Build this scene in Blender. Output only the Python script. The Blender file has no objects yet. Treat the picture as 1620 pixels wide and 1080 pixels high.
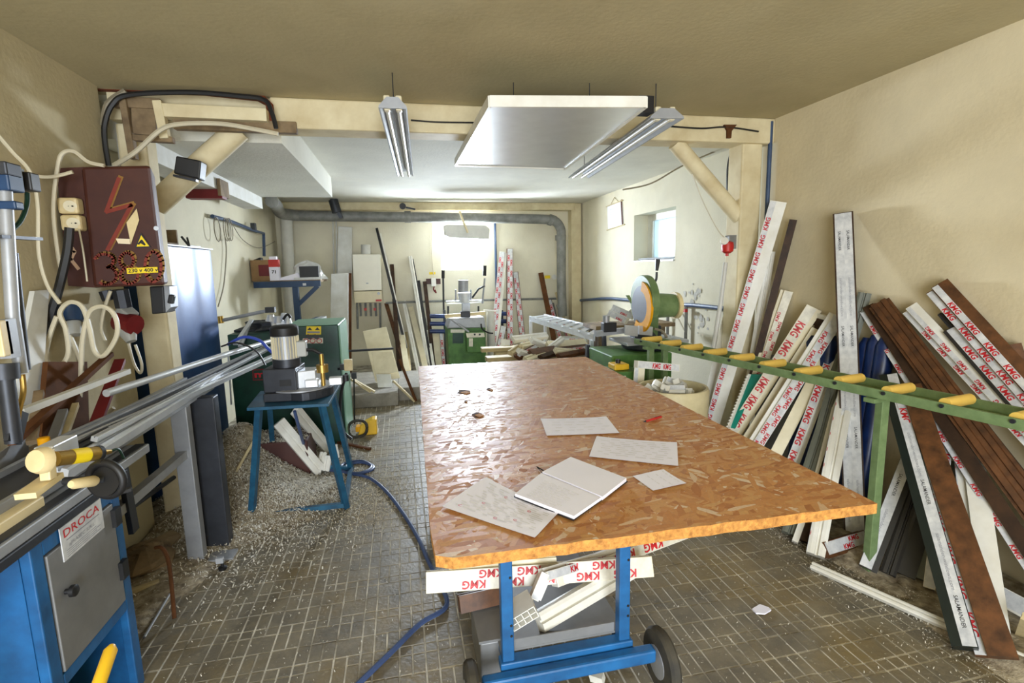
import bpy, math, random
from mathutils import Vector, Matrix
from math import sin, cos, pi, radians

random.seed(7)
sc = bpy.context.scene
col = sc.collection

# ------------------------------------------------------------------ camera
CAM_H, FPX = 1.57, 808.4
pitch, yaw, roll = radians(8.31), radians(12.06), radians(-1.31)
F = Vector((sin(yaw)*cos(pitch), cos(yaw)*cos(pitch), -sin(pitch)))
R0 = Vector((cos(yaw), -sin(yaw), 0)); U0 = R0.cross(F)
RV = R0*cos(roll) + U0*sin(roll); UV = -R0*sin(roll) + U0*cos(roll)
O = Vector((0, 0, CAM_H))
cd = bpy.data.cameras.new('camera'); cam = bpy.data.objects.new('camera', cd); col.objects.link(cam)
cd.sensor_width = 36; cd.lens = FPX/1620*36; cd.clip_start = .05
M = Matrix((RV, UV, -F)).transposed().to_4x4(); M.translation = O
cam.matrix_world = M
sc.camera = cam

# ------------------------------------------------------------------ world, daylight, exposure
w = bpy.data.worlds.new('daylight'); sc.world = w; w.use_nodes = True
bg = w.node_tree.nodes['Background']; bg.inputs[0].default_value = (.86, .93, 1, 1); bg.inputs[1].default_value = 1.3
def area(name, loc, target, sx, sy, power, color):
    l = bpy.data.lights.new(name, 'AREA'); l.shape = 'RECTANGLE'; l.size = sx; l.size_y = sy
    l.energy = power; l.color = color
    o = bpy.data.objects.new(name, l); col.objects.link(o); o.location = loc
    o.rotation_euler = (Vector(target)-Vector(loc)).to_track_quat('-Z', 'Y').to_euler()
    return o
area('daylight_back_window', (1.03, 9.05, 1.88), (1.03, 0, 1.2), .72, .62, 360, (.84, .92, 1))
area('daylight_side_window', (3.62, 5.95, 1.95), (0, 5.95, 1.3), 1.0, .75, 3.5, (.88, .94, 1))
area('daylight_doorway', (-.2, -2.75, 1.25), (.4, 3, 1.1), 2.4, 2.2, 175, (.86, .93, 1))
vs = sc.view_settings
vs.view_transform = 'Standard'; vs.look = 'None'; vs.gamma = 1; vs.use_curve_mapping = False
vs.exposure = 0.6

# ------------------------------------------------------------------ helpers
def ray(x, y): return F + RV*((x-810)/FPX) - UV*((y-540)/FPX)
def at(x, y, X=None, Y=None, Z=None):
    d = ray(x, y)
    t = X/d.x if X is not None else Y/d.y if Y is not None else (Z-CAM_H)/d.z
    return O + d*t
def pxm(p, n): return n*(Vector(p)-O).dot(F)/FPX        # n photo pixels at point p, in metres
def lin(c): return tuple(((v/255)/12.92 if v/255 <= .04045 else ((v/255+.055)/1.055)**2.4) for v in c)
V = Vector
ZUP = V((0, 0, 1))
CEIL = 2.62; XR, XRR, XL, XLL, YB = 2.80, 3.10, -1.60, -1.85, 8.70

class MB:
    def __init__(s): s.v = []; s.f = []
    def quad(s, a, b, c, d):
        n = len(s.v); s.v += [V(a), V(b), V(c), V(d)]; s.f.append((n, n+1, n+2, n+3)); return s
    def poly(s, pts):
        n = len(s.v); s.v += [V(p) for p in pts]; s.f.append(tuple(range(n, n+len(pts)))); return s
    def hexa(s, p):          # 8 points: bottom 4 ccw, top 4 ccw
        n = len(s.v); s.v += [V(q) for q in p]
        s.f += [tuple(n+i for i in q) for q in ((3,2,1,0),(4,5,6,7),(0,1,5,4),(1,2,6,5),(2,3,7,6),(3,0,4,7))]; return s
    def box(s, c, size, rz=0, rx=0, ry=0):
        m = Matrix.Rotation(rz, 3, 'Z') @ Matrix.Rotation(ry, 3, 'Y') @ Matrix.Rotation(rx, 3, 'X')
        h = [q/2 for q in size]
        return s.hexa([V(c)+m@V((a*h[0], b*h[1], d*h[2])) for d in (-1, 1) for a, b in ((-1,-1),(1,-1),(1,1),(-1,1))])
    def bb(s, x0, x1, y0, y1, z0, z1): return s.box(((x0+x1)/2, (y0+y1)/2, (z0+z1)/2), (x1-x0, y1-y0, z1-z0))
    def bar(s, p, q, w, h, up=ZUP):
        p, q = V(p), V(q); a = (q-p).normalized(); up = V(up)
        sd = a.cross(up)
        if sd.length < 1e-4: sd = a.cross(V((1, 0, 0)))
        sd.normalize(); u = sd.cross(a)
        o = [(-1,-1),(1,-1),(1,1),(-1,1)]
        return s.hexa([p+sd*(i*w/2)+u*(j*h/2) for i, j in o]+[q+sd*(i*w/2)+u*(j*h/2) for i, j in o])
    def tube(s, pts, r, n=8, cap=True):
        pts = [V(p) for p in pts]; rr = r if isinstance(r, (list, tuple)) else [r]*len(pts)
        t0 = (pts[1]-pts[0]).normalized(); ref = ZUP if abs(t0.z) < .9 else V((1, 0, 0))
        sd = t0.cross(ref).normalized(); base = len(s.v)
        for i, p in enumerate(pts):
            t = (pts[min(i+1, len(pts)-1)]-pts[max(i-1, 0)])
            t = t.normalized() if t.length > 1e-9 else t0
            sd = (sd-t*sd.dot(t)); sd = sd.normalized() if sd.length > 1e-6 else t.cross(ref).normalized()
            u = t.cross(sd)
            for k in range(n):
                a = 2*pi*k/n; s.v.append(p+(sd*cos(a)+u*sin(a))*rr[i])
        for i in range(len(pts)-1):
            for k in range(n):
                a, b = base+i*n+k, base+i*n+(k+1) % n
                s.f.append((a, b, b+n, a+n))
        if cap:
            s.f.append(tuple(base+k for k in reversed(range(n)))); e = base+(len(pts)-1)*n
            s.f.append(tuple(e+k for k in range(n)))
        return s
    def lathe(s, c, prof, n=24, ax=ZUP):
        ax = V(ax).normalized(); c = V(c)
        return s.tube2([c+ax*h for r, h in prof], [max(r, .0004) for r, h in prof], ax, n)
    def tube2(s, pts, rr, ax, n):
        sd = ax.cross(V((1, 0, 0)) if abs(ax.x) < .9 else V((0, 1, 0))).normalized(); u = ax.cross(sd); base = len(s.v)
        for p, r in zip(pts, rr):
            for k in range(n):
                a = 2*pi*k/n; s.v.append(p+(sd*cos(a)+u*sin(a))*r)
        for i in range(len(pts)-1):
            for k in range(n):
                a, b = base+i*n+k, base+i*n+(k+1) % n; s.f.append((a, b, b+n, a+n))
        s.f.append(tuple(base+k for k in reversed(range(n)))); e = base+(len(pts)-1)*n
        s.f.append(tuple(e+k for k in range(n))); return s
    def prism(s, pts, ex):   # planar outline pushed along ex
        pts = [V(p) for p in pts]; ex = V(ex); n = len(s.v); k = len(pts)
        s.v += pts+[p+ex for p in pts]
        s.f += [tuple(n+i for i in reversed(range(k))), tuple(n+k+i for i in range(k))]
        s.f += [(n+i, n+(i+1) % k, n+k+(i+1) % k, n+k+i) for i in range(k)]; return s
    def ribbon(s, pts, w, nrm):
        pts = [V(p) for p in pts]; nrm = V(nrm)
        for i in range(len(pts)-1):
            d = (pts[i+1]-pts[i]).normalized(); k = d.cross(nrm).normalized()*(w/2); e = d*(w*.25)
            s.quad(pts[i]-k-e, pts[i+1]-k+e, pts[i+1]+k+e, pts[i]+k-e)
        return s
    def text(s, txt, o, u, v, h, shear=0, off=0, wmax=None):
        vs_, fs_, W = glyphs(txt, shear, off); o, u, v = V(o), V(u).normalized(), V(v).normalized()
        kx = k = h/.7
        if wmax: kx = wmax/max(W, 1e-6)
        n = len(s.v); s.v += [o+u*(x*kx)+v*(y*k) for x, y in vs_]; s.f += [tuple(n+i for i in f) for f in fs_]
        return W*kx

_gl = {}
def glyphs(txt, shear, off):
    key = (txt, shear, off)
    if key not in _gl:
        cu = bpy.data.curves.new('tmp_text', 'FONT'); cu.body = txt; cu.shear = shear; cu.offset = off; cu.resolution_u = 2
        ob = bpy.data.objects.new('tmp_text', cu); col.objects.link(ob)
        me = bpy.data.meshes.new_from_object(ob.evaluated_get(bpy.context.evaluated_depsgraph_get()))
        vs_ = [(p.co.x, p.co.y) for p in me.vertices]; fs_ = [tuple(p.vertices) for p in me.polygons]
        x0 = min(p[0] for p in vs_); vs_ = [(a-x0, b) for a, b in vs_]; W = max(p[0] for p in vs_)
        bpy.data.objects.remove(ob); bpy.data.curves.remove(cu); bpy.data.meshes.remove(me)
        _gl[key] = (vs_, fs_, W)
    return _gl[key]

def origin(o):
    p = V((0, 0, 0))
    while o is not None: p = p+o.location; o = o.parent
    return p
def tag(o, label=None, cat=None, group=None, kind=None):
    if label: o['label'] = label
    if cat: o['category'] = cat
    if group: o['group'] = group
    if kind: o['kind'] = kind
    return o
def mk(name, mb, m, parent=None, smooth=False, bevel=0, label=None, cat=None, group=None, kind=None, recalc=True):
    xs = [p.x for p in mb.v]; ys = [p.y for p in mb.v]; zs = [p.z for p in mb.v]
    c = V(((min(xs)+max(xs))/2, (min(ys)+max(ys))/2, min(zs)))
    me = bpy.data.meshes.new(name); me.from_pydata([p-c for p in mb.v], [], mb.f)
    if recalc:
        import bmesh
        b = bmesh.new(); b.from_mesh(me); bmesh.ops.recalc_face_normals(b, faces=b.faces); b.to_mesh(me); b.free()
    me.materials.append(MT[m] if isinstance(m, str) else m)
    o = bpy.data.objects.new(name, me); col.objects.link(o)
    if parent: o.parent = parent
    o.location = c-(origin(parent) if parent else V((0, 0, 0)))
    if smooth:
        for p in me.polygons: p.use_smooth = True
        try: me.set_sharp_from_angle(angle=radians(40))
        except Exception: pass
    if bevel:
        b = o.modifiers.new('edge', 'BEVEL'); b.width = bevel; b.segments = 2; b.limit_method = 'ANGLE'
    return tag(o, label, cat, group, kind)
def thing(name, label, cat, loc, group=None):
    o = bpy.data.objects.new(name, None); col.objects.link(o); o.location = loc; o.empty_display_size = .1
    return tag(o, label, cat, group)
def struct(name, mb, m, label, **k): return mk(name, mb, m, label=label, kind='structure', **k)

# ------------------------------------------------------------------ materials
MT = {}
def nodes(m):
    m.use_nodes = True; nt = m.node_tree
    return nt, nt.nodes['Principled BSDF']
def N(nt, t, **k):
    n = nt.nodes.new(t)
    for a, b in k.items():
        if a in n.inputs.keys(): n.inputs[a].default_value = b
        else: setattr(n, a, b)
    return n
def mat(name, rgb, rough=.6, metal=0, var=.12, scale=9, bump=0, spec=.5, detail=5, stretch=None, second=None, bscale=None):
    m = bpy.data.materials.new(name); MT[name] = m; nt, b = nodes(m)
    c = lin(rgb); d = lin(second) if second else tuple(v*(1-2*var) for v in c)
    tc = N(nt, 'ShaderNodeTexCoord'); mp = N(nt, 'ShaderNodeMapping')
    if stretch: mp.inputs['Scale'].default_value = stretch
    nt.links.new(tc.outputs['Object'], mp.inputs[0])
    no = N(nt, 'ShaderNodeTexNoise', Scale=scale, Detail=detail, Roughness=.6); nt.links.new(mp.outputs[0], no.inputs[0])
    cr = N(nt, 'ShaderNodeValToRGB'); cr.color_ramp.elements[0].position = .3; cr.color_ramp.elements[1].position = .68
    cr.color_ramp.elements[0].color = (*d, 1); cr.color_ramp.elements[1].color = (*[min(1, v*(1+var*.4)) for v in c], 1)
    nt.links.new(no.outputs[0], cr.inputs[0]); nt.links.new(cr.outputs[0], b.inputs['Base Color'])
    b.inputs['Roughness'].default_value = rough; b.inputs['Metallic'].default_value = metal
    b.inputs['Specular IOR Level'].default_value = spec
    if bump:
        n2 = no
        if bscale: n2 = N(nt, 'ShaderNodeTexNoise', Scale=bscale, Detail=6); nt.links.new(mp.outputs[0], n2.inputs[0])
        bu = N(nt, 'ShaderNodeBump', Strength=bump, Distance=.02); nt.links.new(n2.outputs[0], bu.inputs['Height'])
        nt.links.new(bu.outputs[0], b.inputs['Normal'])
    return m

def wall_mat(name, rgb, stain, amount, scale=1.3):
    m = mat(name, rgb, rough=.85, var=.05, scale=2.2, bump=.12, bscale=40, spec=.25); nt, b = nodes(m)
    cr = b.inputs['Base Color'].links[0].from_node
    tc = N(nt, 'ShaderNodeTexCoord'); n1 = N(nt, 'ShaderNodeTexNoise', Scale=scale, Detail=7, Roughness=.62, Distortion=.4)
    nt.links.new(tc.outputs['Object'], n1.inputs[0])
    r = N(nt, 'ShaderNodeValToRGB'); r.color_ramp.elements[0].position = .5; r.color_ramp.elements[1].position = .78
    nt.links.new(n1.outputs[0], r.inputs[0])
    mu = N(nt, 'ShaderNodeMath', operation='MULTIPLY'); mu.inputs[1].default_value = amount; nt.links.new(r.outputs[0], mu.inputs[0])
    mx = N(nt, 'ShaderNodeMixRGB'); mx.inputs[2].default_value = (*lin(stain), 1)
    nt.links.new(mu.outputs[0], mx.inputs[0]); nt.links.new(cr.outputs[0], mx.inputs[1]); nt.links.new(mx.outputs[0], b.inputs['Base Color'])
    return m

wall_mat('plaster_cream', (226, 212, 178), (186, 164, 122), .3)
wall_mat('plaster_rear', (230, 223, 200), (200, 182, 142), .28)
wall_mat('plaster_left', (200, 187, 152), (148, 128, 90), .5)
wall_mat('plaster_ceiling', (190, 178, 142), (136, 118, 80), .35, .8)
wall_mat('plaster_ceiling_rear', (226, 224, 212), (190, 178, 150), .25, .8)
mat('timber_cream', (228, 216, 180), .7, var=.08, scale=5, bump=.08, second=(206, 188, 146))
mat('timber_raw', (146, 124, 92), .8, var=.2, scale=7, bump=.2, second=(92, 74, 54))
mat('timber_pale', (204, 186, 142), .7, var=.1, scale=12, bump=.05)
mat('timber_brown', (98, 62, 36), .85, var=.2, scale=10, spec=.15)
mat('white_board', (226, 226, 222), .6, var=.05, scale=5, second=(204, 202, 192))
mat('pvc_white', (240, 238, 230), .38, var=.03, scale=6, second=(222, 217, 203))
mat('pvc_cream', (236, 226, 196), .42, var=.04, scale=6, second=(216, 204, 170))
mat('pvc_grey', (176, 176, 170), .45, var=.06, scale=6)
mat('pvc_olive', (110, 112, 100), .5, var=.1, scale=6)
mat('pvc_dark', (42, 40, 40), .4, var=.2, scale=8)
mat('pvc_darkgreen', (24, 34, 32), .35, var=.15, scale=8)
mat('foil_brown', (108, 68, 38), .45, var=.2, scale=16, stretch=(1, 1, 1), second=(62, 38, 22))
mat('foil_darkbrown', (70, 48, 32), .55, var=.2, scale=14, second=(42, 30, 22), spec=.25)
mat('film', (222, 222, 222), .28, var=.06, scale=22, second=(184, 186, 190))
mat('film_warm', (232, 226, 208), .3, var=.05, scale=22, second=(200, 194, 178))
mat('ink_red', (200, 28, 38), .5, var=.05); mat('ink_black', (40, 38, 42), .5, var=.05); mat('ink_grey', (150, 150, 158), .6, var=.05)
mat('ink_faint', (224, 222, 226), .7, var=.05)
mat('paper', (244, 241, 254), .75, var=.02, scale=5); mat('paper_warm', (240, 222, 190), .75, var=.03)
mat('metal_alu', (222, 225, 230), .32, .55, var=.06, scale=14)
mat('metal_dull', (168, 170, 174), .45, .35, var=.1, scale=10)
mat('metal_dark', (62, 64, 70), .45, .5, var=.15, scale=10)
mat('metal_sheet', (226, 228, 230), .3, .55, var=.04, scale=6)
mat('steel_grey', (140, 140, 140), .5, .3, var=.1, scale=8)
mat('brass', (196, 160, 84), .3, .8, var=.12, scale=20)
mat('blue_paint', (34, 102, 160), .42, var=.12, scale=10, second=(28, 76, 122))
mat('blue_steel', (52, 92, 150), .34, .1, var=.1, scale=4, second=(34, 64, 120), bump=.08, bscale=3)
mat('blue_dark', (24, 58, 96), .45, var=.15, scale=9)
mat('blue_stand', (34, 92, 122), .45, var=.15, scale=11, second=(22, 62, 88))
mat('blue_tarp', (30, 56, 112), .3, var=.25, scale=7, second=(16, 28, 64))
mat('green_machine', (86, 132, 62), .5, var=.12, scale=9, second=(62, 98, 46))
mat('green_rail', (122, 144, 98), .5, var=.1, scale=16, second=(98, 120, 76))
mat('green_saw', (120, 140, 92), .48, var=.12, scale=9, second=(88, 112, 66))
mat('green_dark', (14, 66, 50), .4, var=.15, scale=8, second=(10, 44, 34))
mat('green_light', (126, 166, 140), .45, var=.08, scale=8)
mat('teal', (0, 140, 120), .5, var=.1)
mat('yellow', (240, 190, 40), .42, var=.06, scale=10); mat('yellow_roller', (240, 204, 104), .55, var=.06, scale=10, second=(228, 186, 84))
mat('yellow_sign', (246, 214, 30), .5, var=.03); mat('orange_guard', (236, 164, 16), .6, var=.06, spec=.2)
mat('red', (196, 38, 32), .45, var=.08); mat('red_dark', (120, 22, 26), .5, var=.15)
mat('black', (26, 25, 26), .5, var=.15); mat('rubber', (48, 46, 42), .8, var=.2, scale=12, second=(76, 70, 56))
mat('cable_black', (30, 30, 32), .5, var=.1); mat('cable_white', (208, 198, 172), .5, var=.06); mat('cable_grey', (150, 140, 118), .6, var=.1)
mat('hose_blue', (52, 74, 168), .4, var=.08); mat('hose_steelblue', (70, 88, 130), .45, var=.1)
mat('cream_plastic', (232, 212, 164), .45, var=.05, second=(210, 188, 138)); mat('barrel_cream', (222, 208, 166), .5, var=.06, scale=5, second=(196, 180, 136))
mat('maroon', (74, 35, 23), .5, var=.14, scale=6, second=(60, 24, 20)); mat('maroon_scratch', (196, 160, 130), .7, var=.1)
mat('spray_red', (134, 44, 26), .6, var=.15); mat('spray_yellow', (146, 104, 36), .6, var=.2)
mat('concrete', (150, 144, 132), .9, var=.16, scale=10, bump=.3); mat('pipe_grey', (138, 138, 134), .5, var=.12, scale=8, second=(104, 104, 100))
mat('pipe_blue', (56, 78, 112), .4, var=.12, scale=8); mat('pipe_white', (210, 208, 200), .5, var=.06)
mat('joint_dust', (226, 220, 206), .95, var=.12, scale=7, second=(104, 94, 72), detail=8)
mat('shaving', (232, 228, 218), .6, var=.08, scale=20, second=(196, 186, 164)); mat('shaving_tan', (214, 200, 168), .7, var=.1, scale=20)
mat('rubble', (186, 174, 150), .95, var=.25, scale=22, bump=.6, second=(104, 90, 70))
mat('plastic_bag', (216, 216, 214), .35, var=.1, scale=10); mat('cardboard', (160, 126, 86), .8, var=.1)
mat('boiler_white', (238, 232, 214), .4, var=.03, scale=4); mat('boiler_beige', (226, 214, 180), .45, var=.04)
mat('plaster_broken', (120, 58, 30), .95, var=.2, scale=24, bump=.4); mat('smudge', (202, 198, 188), .9, var=.15, scale=30)

def paver_mat():
    m = mat('paver', (128, 119, 99), .45, var=.2, scale=6, bump=.15, bscale=60, second=(97, 91, 80)); nt, b = nodes(m)
    cr = b.inputs['Base Color'].links[0].from_node
    oi = N(nt, 'ShaderNodeObjectInfo'); ge = N(nt, 'ShaderNodeNewGeometry')
    n1 = N(nt, 'ShaderNodeTexNoise', Scale=.9, Detail=3); nt.links.new(ge.outputs['Position'], n1.inputs[0])
    wn = N(nt, 'ShaderNodeTexWhiteNoise', noise_dimensions='2D')
    hs = N(nt, 'ShaderNodeHueSaturation'); mr = N(nt, 'ShaderNodeMapRange'); mr.inputs[3].default_value = .72; mr.inputs[4].default_value = 1.3
    ad = N(nt, 'ShaderNodeMath', operation='ADD'); ml = N(nt, 'ShaderNodeMath', operation='MULTIPLY'); ml.inputs[1].default_value = .4
    nt.links.new(oi.outputs['Random'], ml.inputs[0]); nt.links.new(ml.outputs[0], ad.inputs[0]); 
    m2 = N(nt, 'ShaderNodeMath', operation='MULTIPLY'); m2.inputs[1].default_value = .6; nt.links.new(n1.outputs[0], m2.inputs[0]); nt.links.new(m2.outputs[0], ad.inputs[1])
    nt.links.new(ad.outputs[0], mr.inputs[0]); nt.links.new(mr.outputs[0], hs.inputs['Value'])
    # dust scattered over the stones
    n3 = N(nt, 'ShaderNodeTexNoise', Scale=34, Detail=4, Roughness=.7); nt.links.new(ge.outputs['Position'], n3.inputs[0])
    r3 = N(nt, 'ShaderNodeValToRGB'); r3.color_ramp.elements[0].position = .58; r3.color_ramp.elements[1].position = .74; nt.links.new(n3.outputs[0], r3.inputs[0])
    m3 = N(nt, 'ShaderNodeMath', operation='MULTIPLY'); m3.inputs[1].default_value = .35; nt.links.new(r3.outputs[0], m3.inputs[0])
    nm = N(nt, 'ShaderNodeTexNoise', Scale=2.1, Detail=5, Roughness=.6); nt.links.new(ge.outputs['Position'], nm.inputs[0])
    rm = N(nt, 'ShaderNodeValToRGB'); rm.color_ramp.elements[0].position = .46; rm.color_ramp.elements[1].position = .66; rm.color_ramp.elements[1].color = (.75, .75, .75, 1); nt.links.new(nm.outputs[0], rm.inputs[0])
    mo = N(nt, 'ShaderNodeMixRGB'); mo.inputs[2].default_value = (*lin((128, 108, 64)), 1); nt.links.new(rm.outputs[0], mo.inputs[0]); nt.links.new(cr.outputs[0], mo.inputs[1])
    nt.links.new(mo.outputs[0], hs.inputs['Color'])
    mx = N(nt, 'ShaderNodeMixRGB'); mx.inputs[2].default_value = (*lin((186, 176, 152)), 1)
    nt.links.new(m3.outputs[0], mx.inputs[0]); nt.links.new(hs.outputs[0], mx.inputs[1]); nt.links.new(mx.outputs[0], b.inputs['Base Color'])
paver_mat()

def osb_mat():
    m = bpy.data.materials.new('osb'); MT['osb'] = m; nt, b = nodes(m)
    tc = N(nt, 'ShaderNodeTexCoord'); prev = None; hprev = None
    ns = N(nt, 'ShaderNodeTexNoise', Scale=9, Detail=4); nt.links.new(tc.outputs['Object'], ns.inputs[0])
    for i, (ang, sx, sy) in enumerate(((.4, 13, 50), (1.5, 12, 56), (2.5, 15, 52), (.95, 14, 58), (2.0, 13, 54), (3.0, 16, 60))):
        m0 = N(nt, 'ShaderNodeMapping'); m0.inputs['Rotation'].default_value = (0, 0, ang)
        mp = N(nt, 'ShaderNodeMapping'); mp.inputs['Scale'].default_value = (sx, sy, 1)
        nt.links.new(tc.outputs['Object'], m0.inputs[0]); nt.links.new(m0.outputs[0], mp.inputs[0])
        ds = N(nt, 'ShaderNodeMixRGB', blend_type='ADD'); ds.inputs[0].default_value = 1.2; nt.links.new(mp.outputs[0], ds.inputs[1]); nt.links.new(ns.outputs['Color'], ds.inputs[2])
        vo = N(nt, 'ShaderNodeTexVoronoi', Scale=1.0); nt.links.new(ds.outputs[0], vo.inputs[0])
        sp = N(nt, 'ShaderNodeSeparateColor'); nt.links.new(vo.outputs['Color'], sp.inputs[0])
        if prev is None: prev = sp.outputs[0]; hprev = sp.outputs[2]
        else:
            th = N(nt, 'ShaderNodeMath', operation='GREATER_THAN'); th.inputs[1].default_value = .6; nt.links.new(sp.outputs[1], th.inputs[0])
            mx = N(nt, 'ShaderNodeMix'); nt.links.new(th.outputs[0], mx.inputs[0]); nt.links.new(prev, mx.inputs[2]); nt.links.new(sp.outputs[0], mx.inputs[3]); prev = mx.outputs[0]
            m2 = N(nt, 'ShaderNodeMix'); nt.links.new(th.outputs[0], m2.inputs[0]); nt.links.new(hprev, m2.inputs[2]); nt.links.new(sp.outputs[2], m2.inputs[3]); hprev = m2.outputs[0]
    cr = N(nt, 'ShaderNodeValToRGB'); e = cr.color_ramp.elements
    e[0].position = 0; e[0].color = (*lin((182, 114, 56)), 1); e[1].position = 1; e[1].color = (*lin((236, 214, 188)), 1)
    for p, c in ((.25, (200, 134, 72)), (.6, (210, 148, 84)), (.9, (216, 162, 100))):
        k = e.new(p); k.color = (*lin(c), 1)
    nt.links.new(prev, cr.inputs[0])
    fi = N(nt, 'ShaderNodeTexNoise', Scale=130, Detail=3); nt.links.new(tc.outputs['Object'], fi.inputs[0])
    mu = N(nt, 'ShaderNodeMixRGB', blend_type='MULTIPLY'); mu.inputs[0].default_value = .35; nt.links.new(cr.outputs[0], mu.inputs[1]); nt.links.new(fi.outputs[0], mu.inputs[2])
    nt.links.new(mu.outputs[0], b.inputs['Base Color'])
    mr = N(nt, 'ShaderNodeMapRange'); mr.inputs[3].default_value = .3; mr.inputs[4].default_value = .75; nt.links.new(hprev, mr.inputs[0]); nt.links.new(mr.outputs[0], b.inputs['Roughness'])
    bu = N(nt, 'ShaderNodeBump', Strength=.7, Distance=.004); nt.links.new(hprev, bu.inputs['Height']); nt.links.new(bu.outputs[0], b.inputs['Normal'])
    b.inputs['Specular IOR Level'].default_value = .5
osb_mat()
mat('osb_edge', (206, 146, 70), .8, var=.2, scale=60, bump=.5, second=(150, 96, 40))

def glass(name, rgb, rough, trans, alpha_mix):
    m = bpy.data.materials.new(name); MT[name] = m; m.use_nodes = True; nt = m.node_tree; nt.nodes.clear()
    out = N(nt, 'ShaderNodeOutputMaterial'); t = N(nt, 'ShaderNodeBsdfTranslucent' if trans else 'ShaderNodeBsdfTransparent')
    t.inputs[0].default_value = (*lin(rgb), 1); g = N(nt, 'ShaderNodeBsdfGlossy'); g.inputs[1].default_value = rough
    mx = N(nt, 'ShaderNodeMixShader'); mx.inputs[0].default_value = alpha_mix
    nt.links.new(t.outputs[0], mx.inputs[1]); nt.links.new(g.outputs[0], mx.inputs[2]); nt.links.new(mx.outputs[0], out.inputs[0])
glass('glass_clear', (250, 252, 255), .05, False, .06)
glass('glass_frosted', (196, 212, 218), .35, True, .08)
glass('poly_film', (214, 212, 206), .22, False, .32)

# ================================================================== STRUCTURE
fl = struct('floor', MB().bb(-2.3, 3.6, -3, 9.1, -.12, -.0018), 'joint_dust', 'paved workshop floor with pale dust-filled joints')
# moulded pavers: 13 stones per 262 mm module
TX, TY, TW, U1 = 1.487-.262*15, 1.842-.262*14, .262, .0524
TAB = dict(x=.0388, y=1.146, a=-.021, W=1.25, L=2.5, z=.883)
def hidden_by_table(x, y):
    t = (TAB['z']-CAM_H)/(0-CAM_H); X, Y = x*t, y*t
    c, s = cos(TAB['a']), sin(TAB['a']); dx, dy = X-TAB['x'], Y-TAB['y']
    return 0 < dx*c+dy*s < TAB['W'] and 0 < -dx*s+dy*c < TAB['L']
def stone(mb, x0, x1, y0, y1, dz):
    g, b = .0027, .0018
    lo = [(x0+g, y0+g), (x1-g, y0+g), (x1-g, y1-g), (x0+g, y1-g)]
    hi = [(x0+g+b, y0+g+b), (x1-g-b, y0+g+b), (x1-g-b, y1-g-b), (x0+g+b, y1-g-b)]
    return mb.hexa([(*p, -.004) for p in lo]+[(*p, .001+dz) for p in hi])
stones = []
for i in range(-1, 21):
    for j in range(8, 42):
        bx, by = TX+i*TW, TY+(j-14)*TW+14*TW
        by = 1.842+(j-21)*TW
        if by > 7.6 or bx > 3.05 or bx < -1.9: continue
        # above the seam: bars then square; below: square then bars; then a strip of small squares
        for k in range(3): stones.append((bx+k*U1, bx+(k+1)*U1, by, by+2*U1))
        stones.append((bx+3*U1, bx+5*U1, by, by+2*U1))
        stones.append((bx, bx+2*U1, by-2*U1, by))
        for k in range(3): stones.append((bx+(2+k)*U1, bx+(3+k)*U1, by-2*U1, by))
        for k in range(5): stones.append((bx+k*U1, bx+(k+1)*U1, by+2*U1, by+3*U1))
def seen(s):
    x, y = (s[0]+s[1])/2, (s[2]+s[3])/2
    d = V((x, y, 0))-O; z = d.dot(F)
    if z < .2 or hidden_by_table(x, y): return 0
    px, py = 810+FPX*d.dot(RV)/z, 540-FPX*d.dot(UV)/z
    if not (-10 < px < 1630 and py < 1090): return 0
    if px < 215 or (px > 1290 and x > 2.05+.0) or (750 < px < 1030 and y < 2.2): return .1/z
    return (s[1]-s[0])*(s[3]-s[2])/z**3
stones.sort(key=lambda s: -seen(s))
shared = {}
for s in stones[:300]:
    key = (round(s[1]-s[0], 3), round(s[3]-s[2], 3))
    c = ((s[0]+s[1])/2, (s[2]+s[3])/2, 0)
    if key not in shared:
        o = mk('paver', stone(MB(), *s, 0), 'paver', fl); shared[key] = o.data
    else:
        o = bpy.data.objects.new('paver', shared[key]); col.objects.link(o); o.parent = fl
    o.location = V((c[0], c[1], -.004+random.uniform(-.0012, .0012)))-origin(fl)
rest = MB()
for s in stones[300:]: stone(rest, *s, random.uniform(-.0012, .0012))
mk('pavers', rest, 'paver', fl, kind='stuff')

mb = MB().bb(-2.3, 3.6, -3, 3.6, CEIL, CEIL+.12)
struct('ceiling', mb, 'plaster_ceiling', 'dull cream ceiling over the front of the workshop')
mb = MB().bb(-2.3, 3.6, 3.6, 9.1, CEIL, CEIL+.12)
struct('ceiling', mb, 'plaster_ceiling_rear', 'whiter ceiling over the rear of the workshop')
struct('wall_right', MB().bb(XR, 3.3, -3, 3.62, 0, CEIL), 'plaster_cream', 'cream plastered right wall behind the leaning profiles')
RW = (5.43, 6.5, 1.60, 2.21)     # side window y0 y1 z0 z1
mb = MB().bb(XRR, 3.5, 3.62, RW[0], 0, CEIL).bb(XRR, 3.5, RW[1], 9.0, 0, CEIL).bb(XRR, 3.5, RW[0], RW[1], 0, RW[2]).bb(XRR, 3.5, RW[0], RW[1], RW[3], CEIL)
struct('wall_right_rear', mb, 'plaster_rear', 'pale right wall with the frosted window in the rear bay')
struct('wall_left', MB().bb(-2.1, XL, -3, 3.45, 0, CEIL), 'plaster_left', 'stained cream wall on the left behind the electrical box')
struct('wall_left_rear', MB().bb(-2.15, XLL, 3.45, 9.0, 0, CEIL), 'plaster_rear', 'pale left wall of the rear bay behind the blue cabinet')
BW = (.68, 1.385, 1.545, 2.12)
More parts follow.
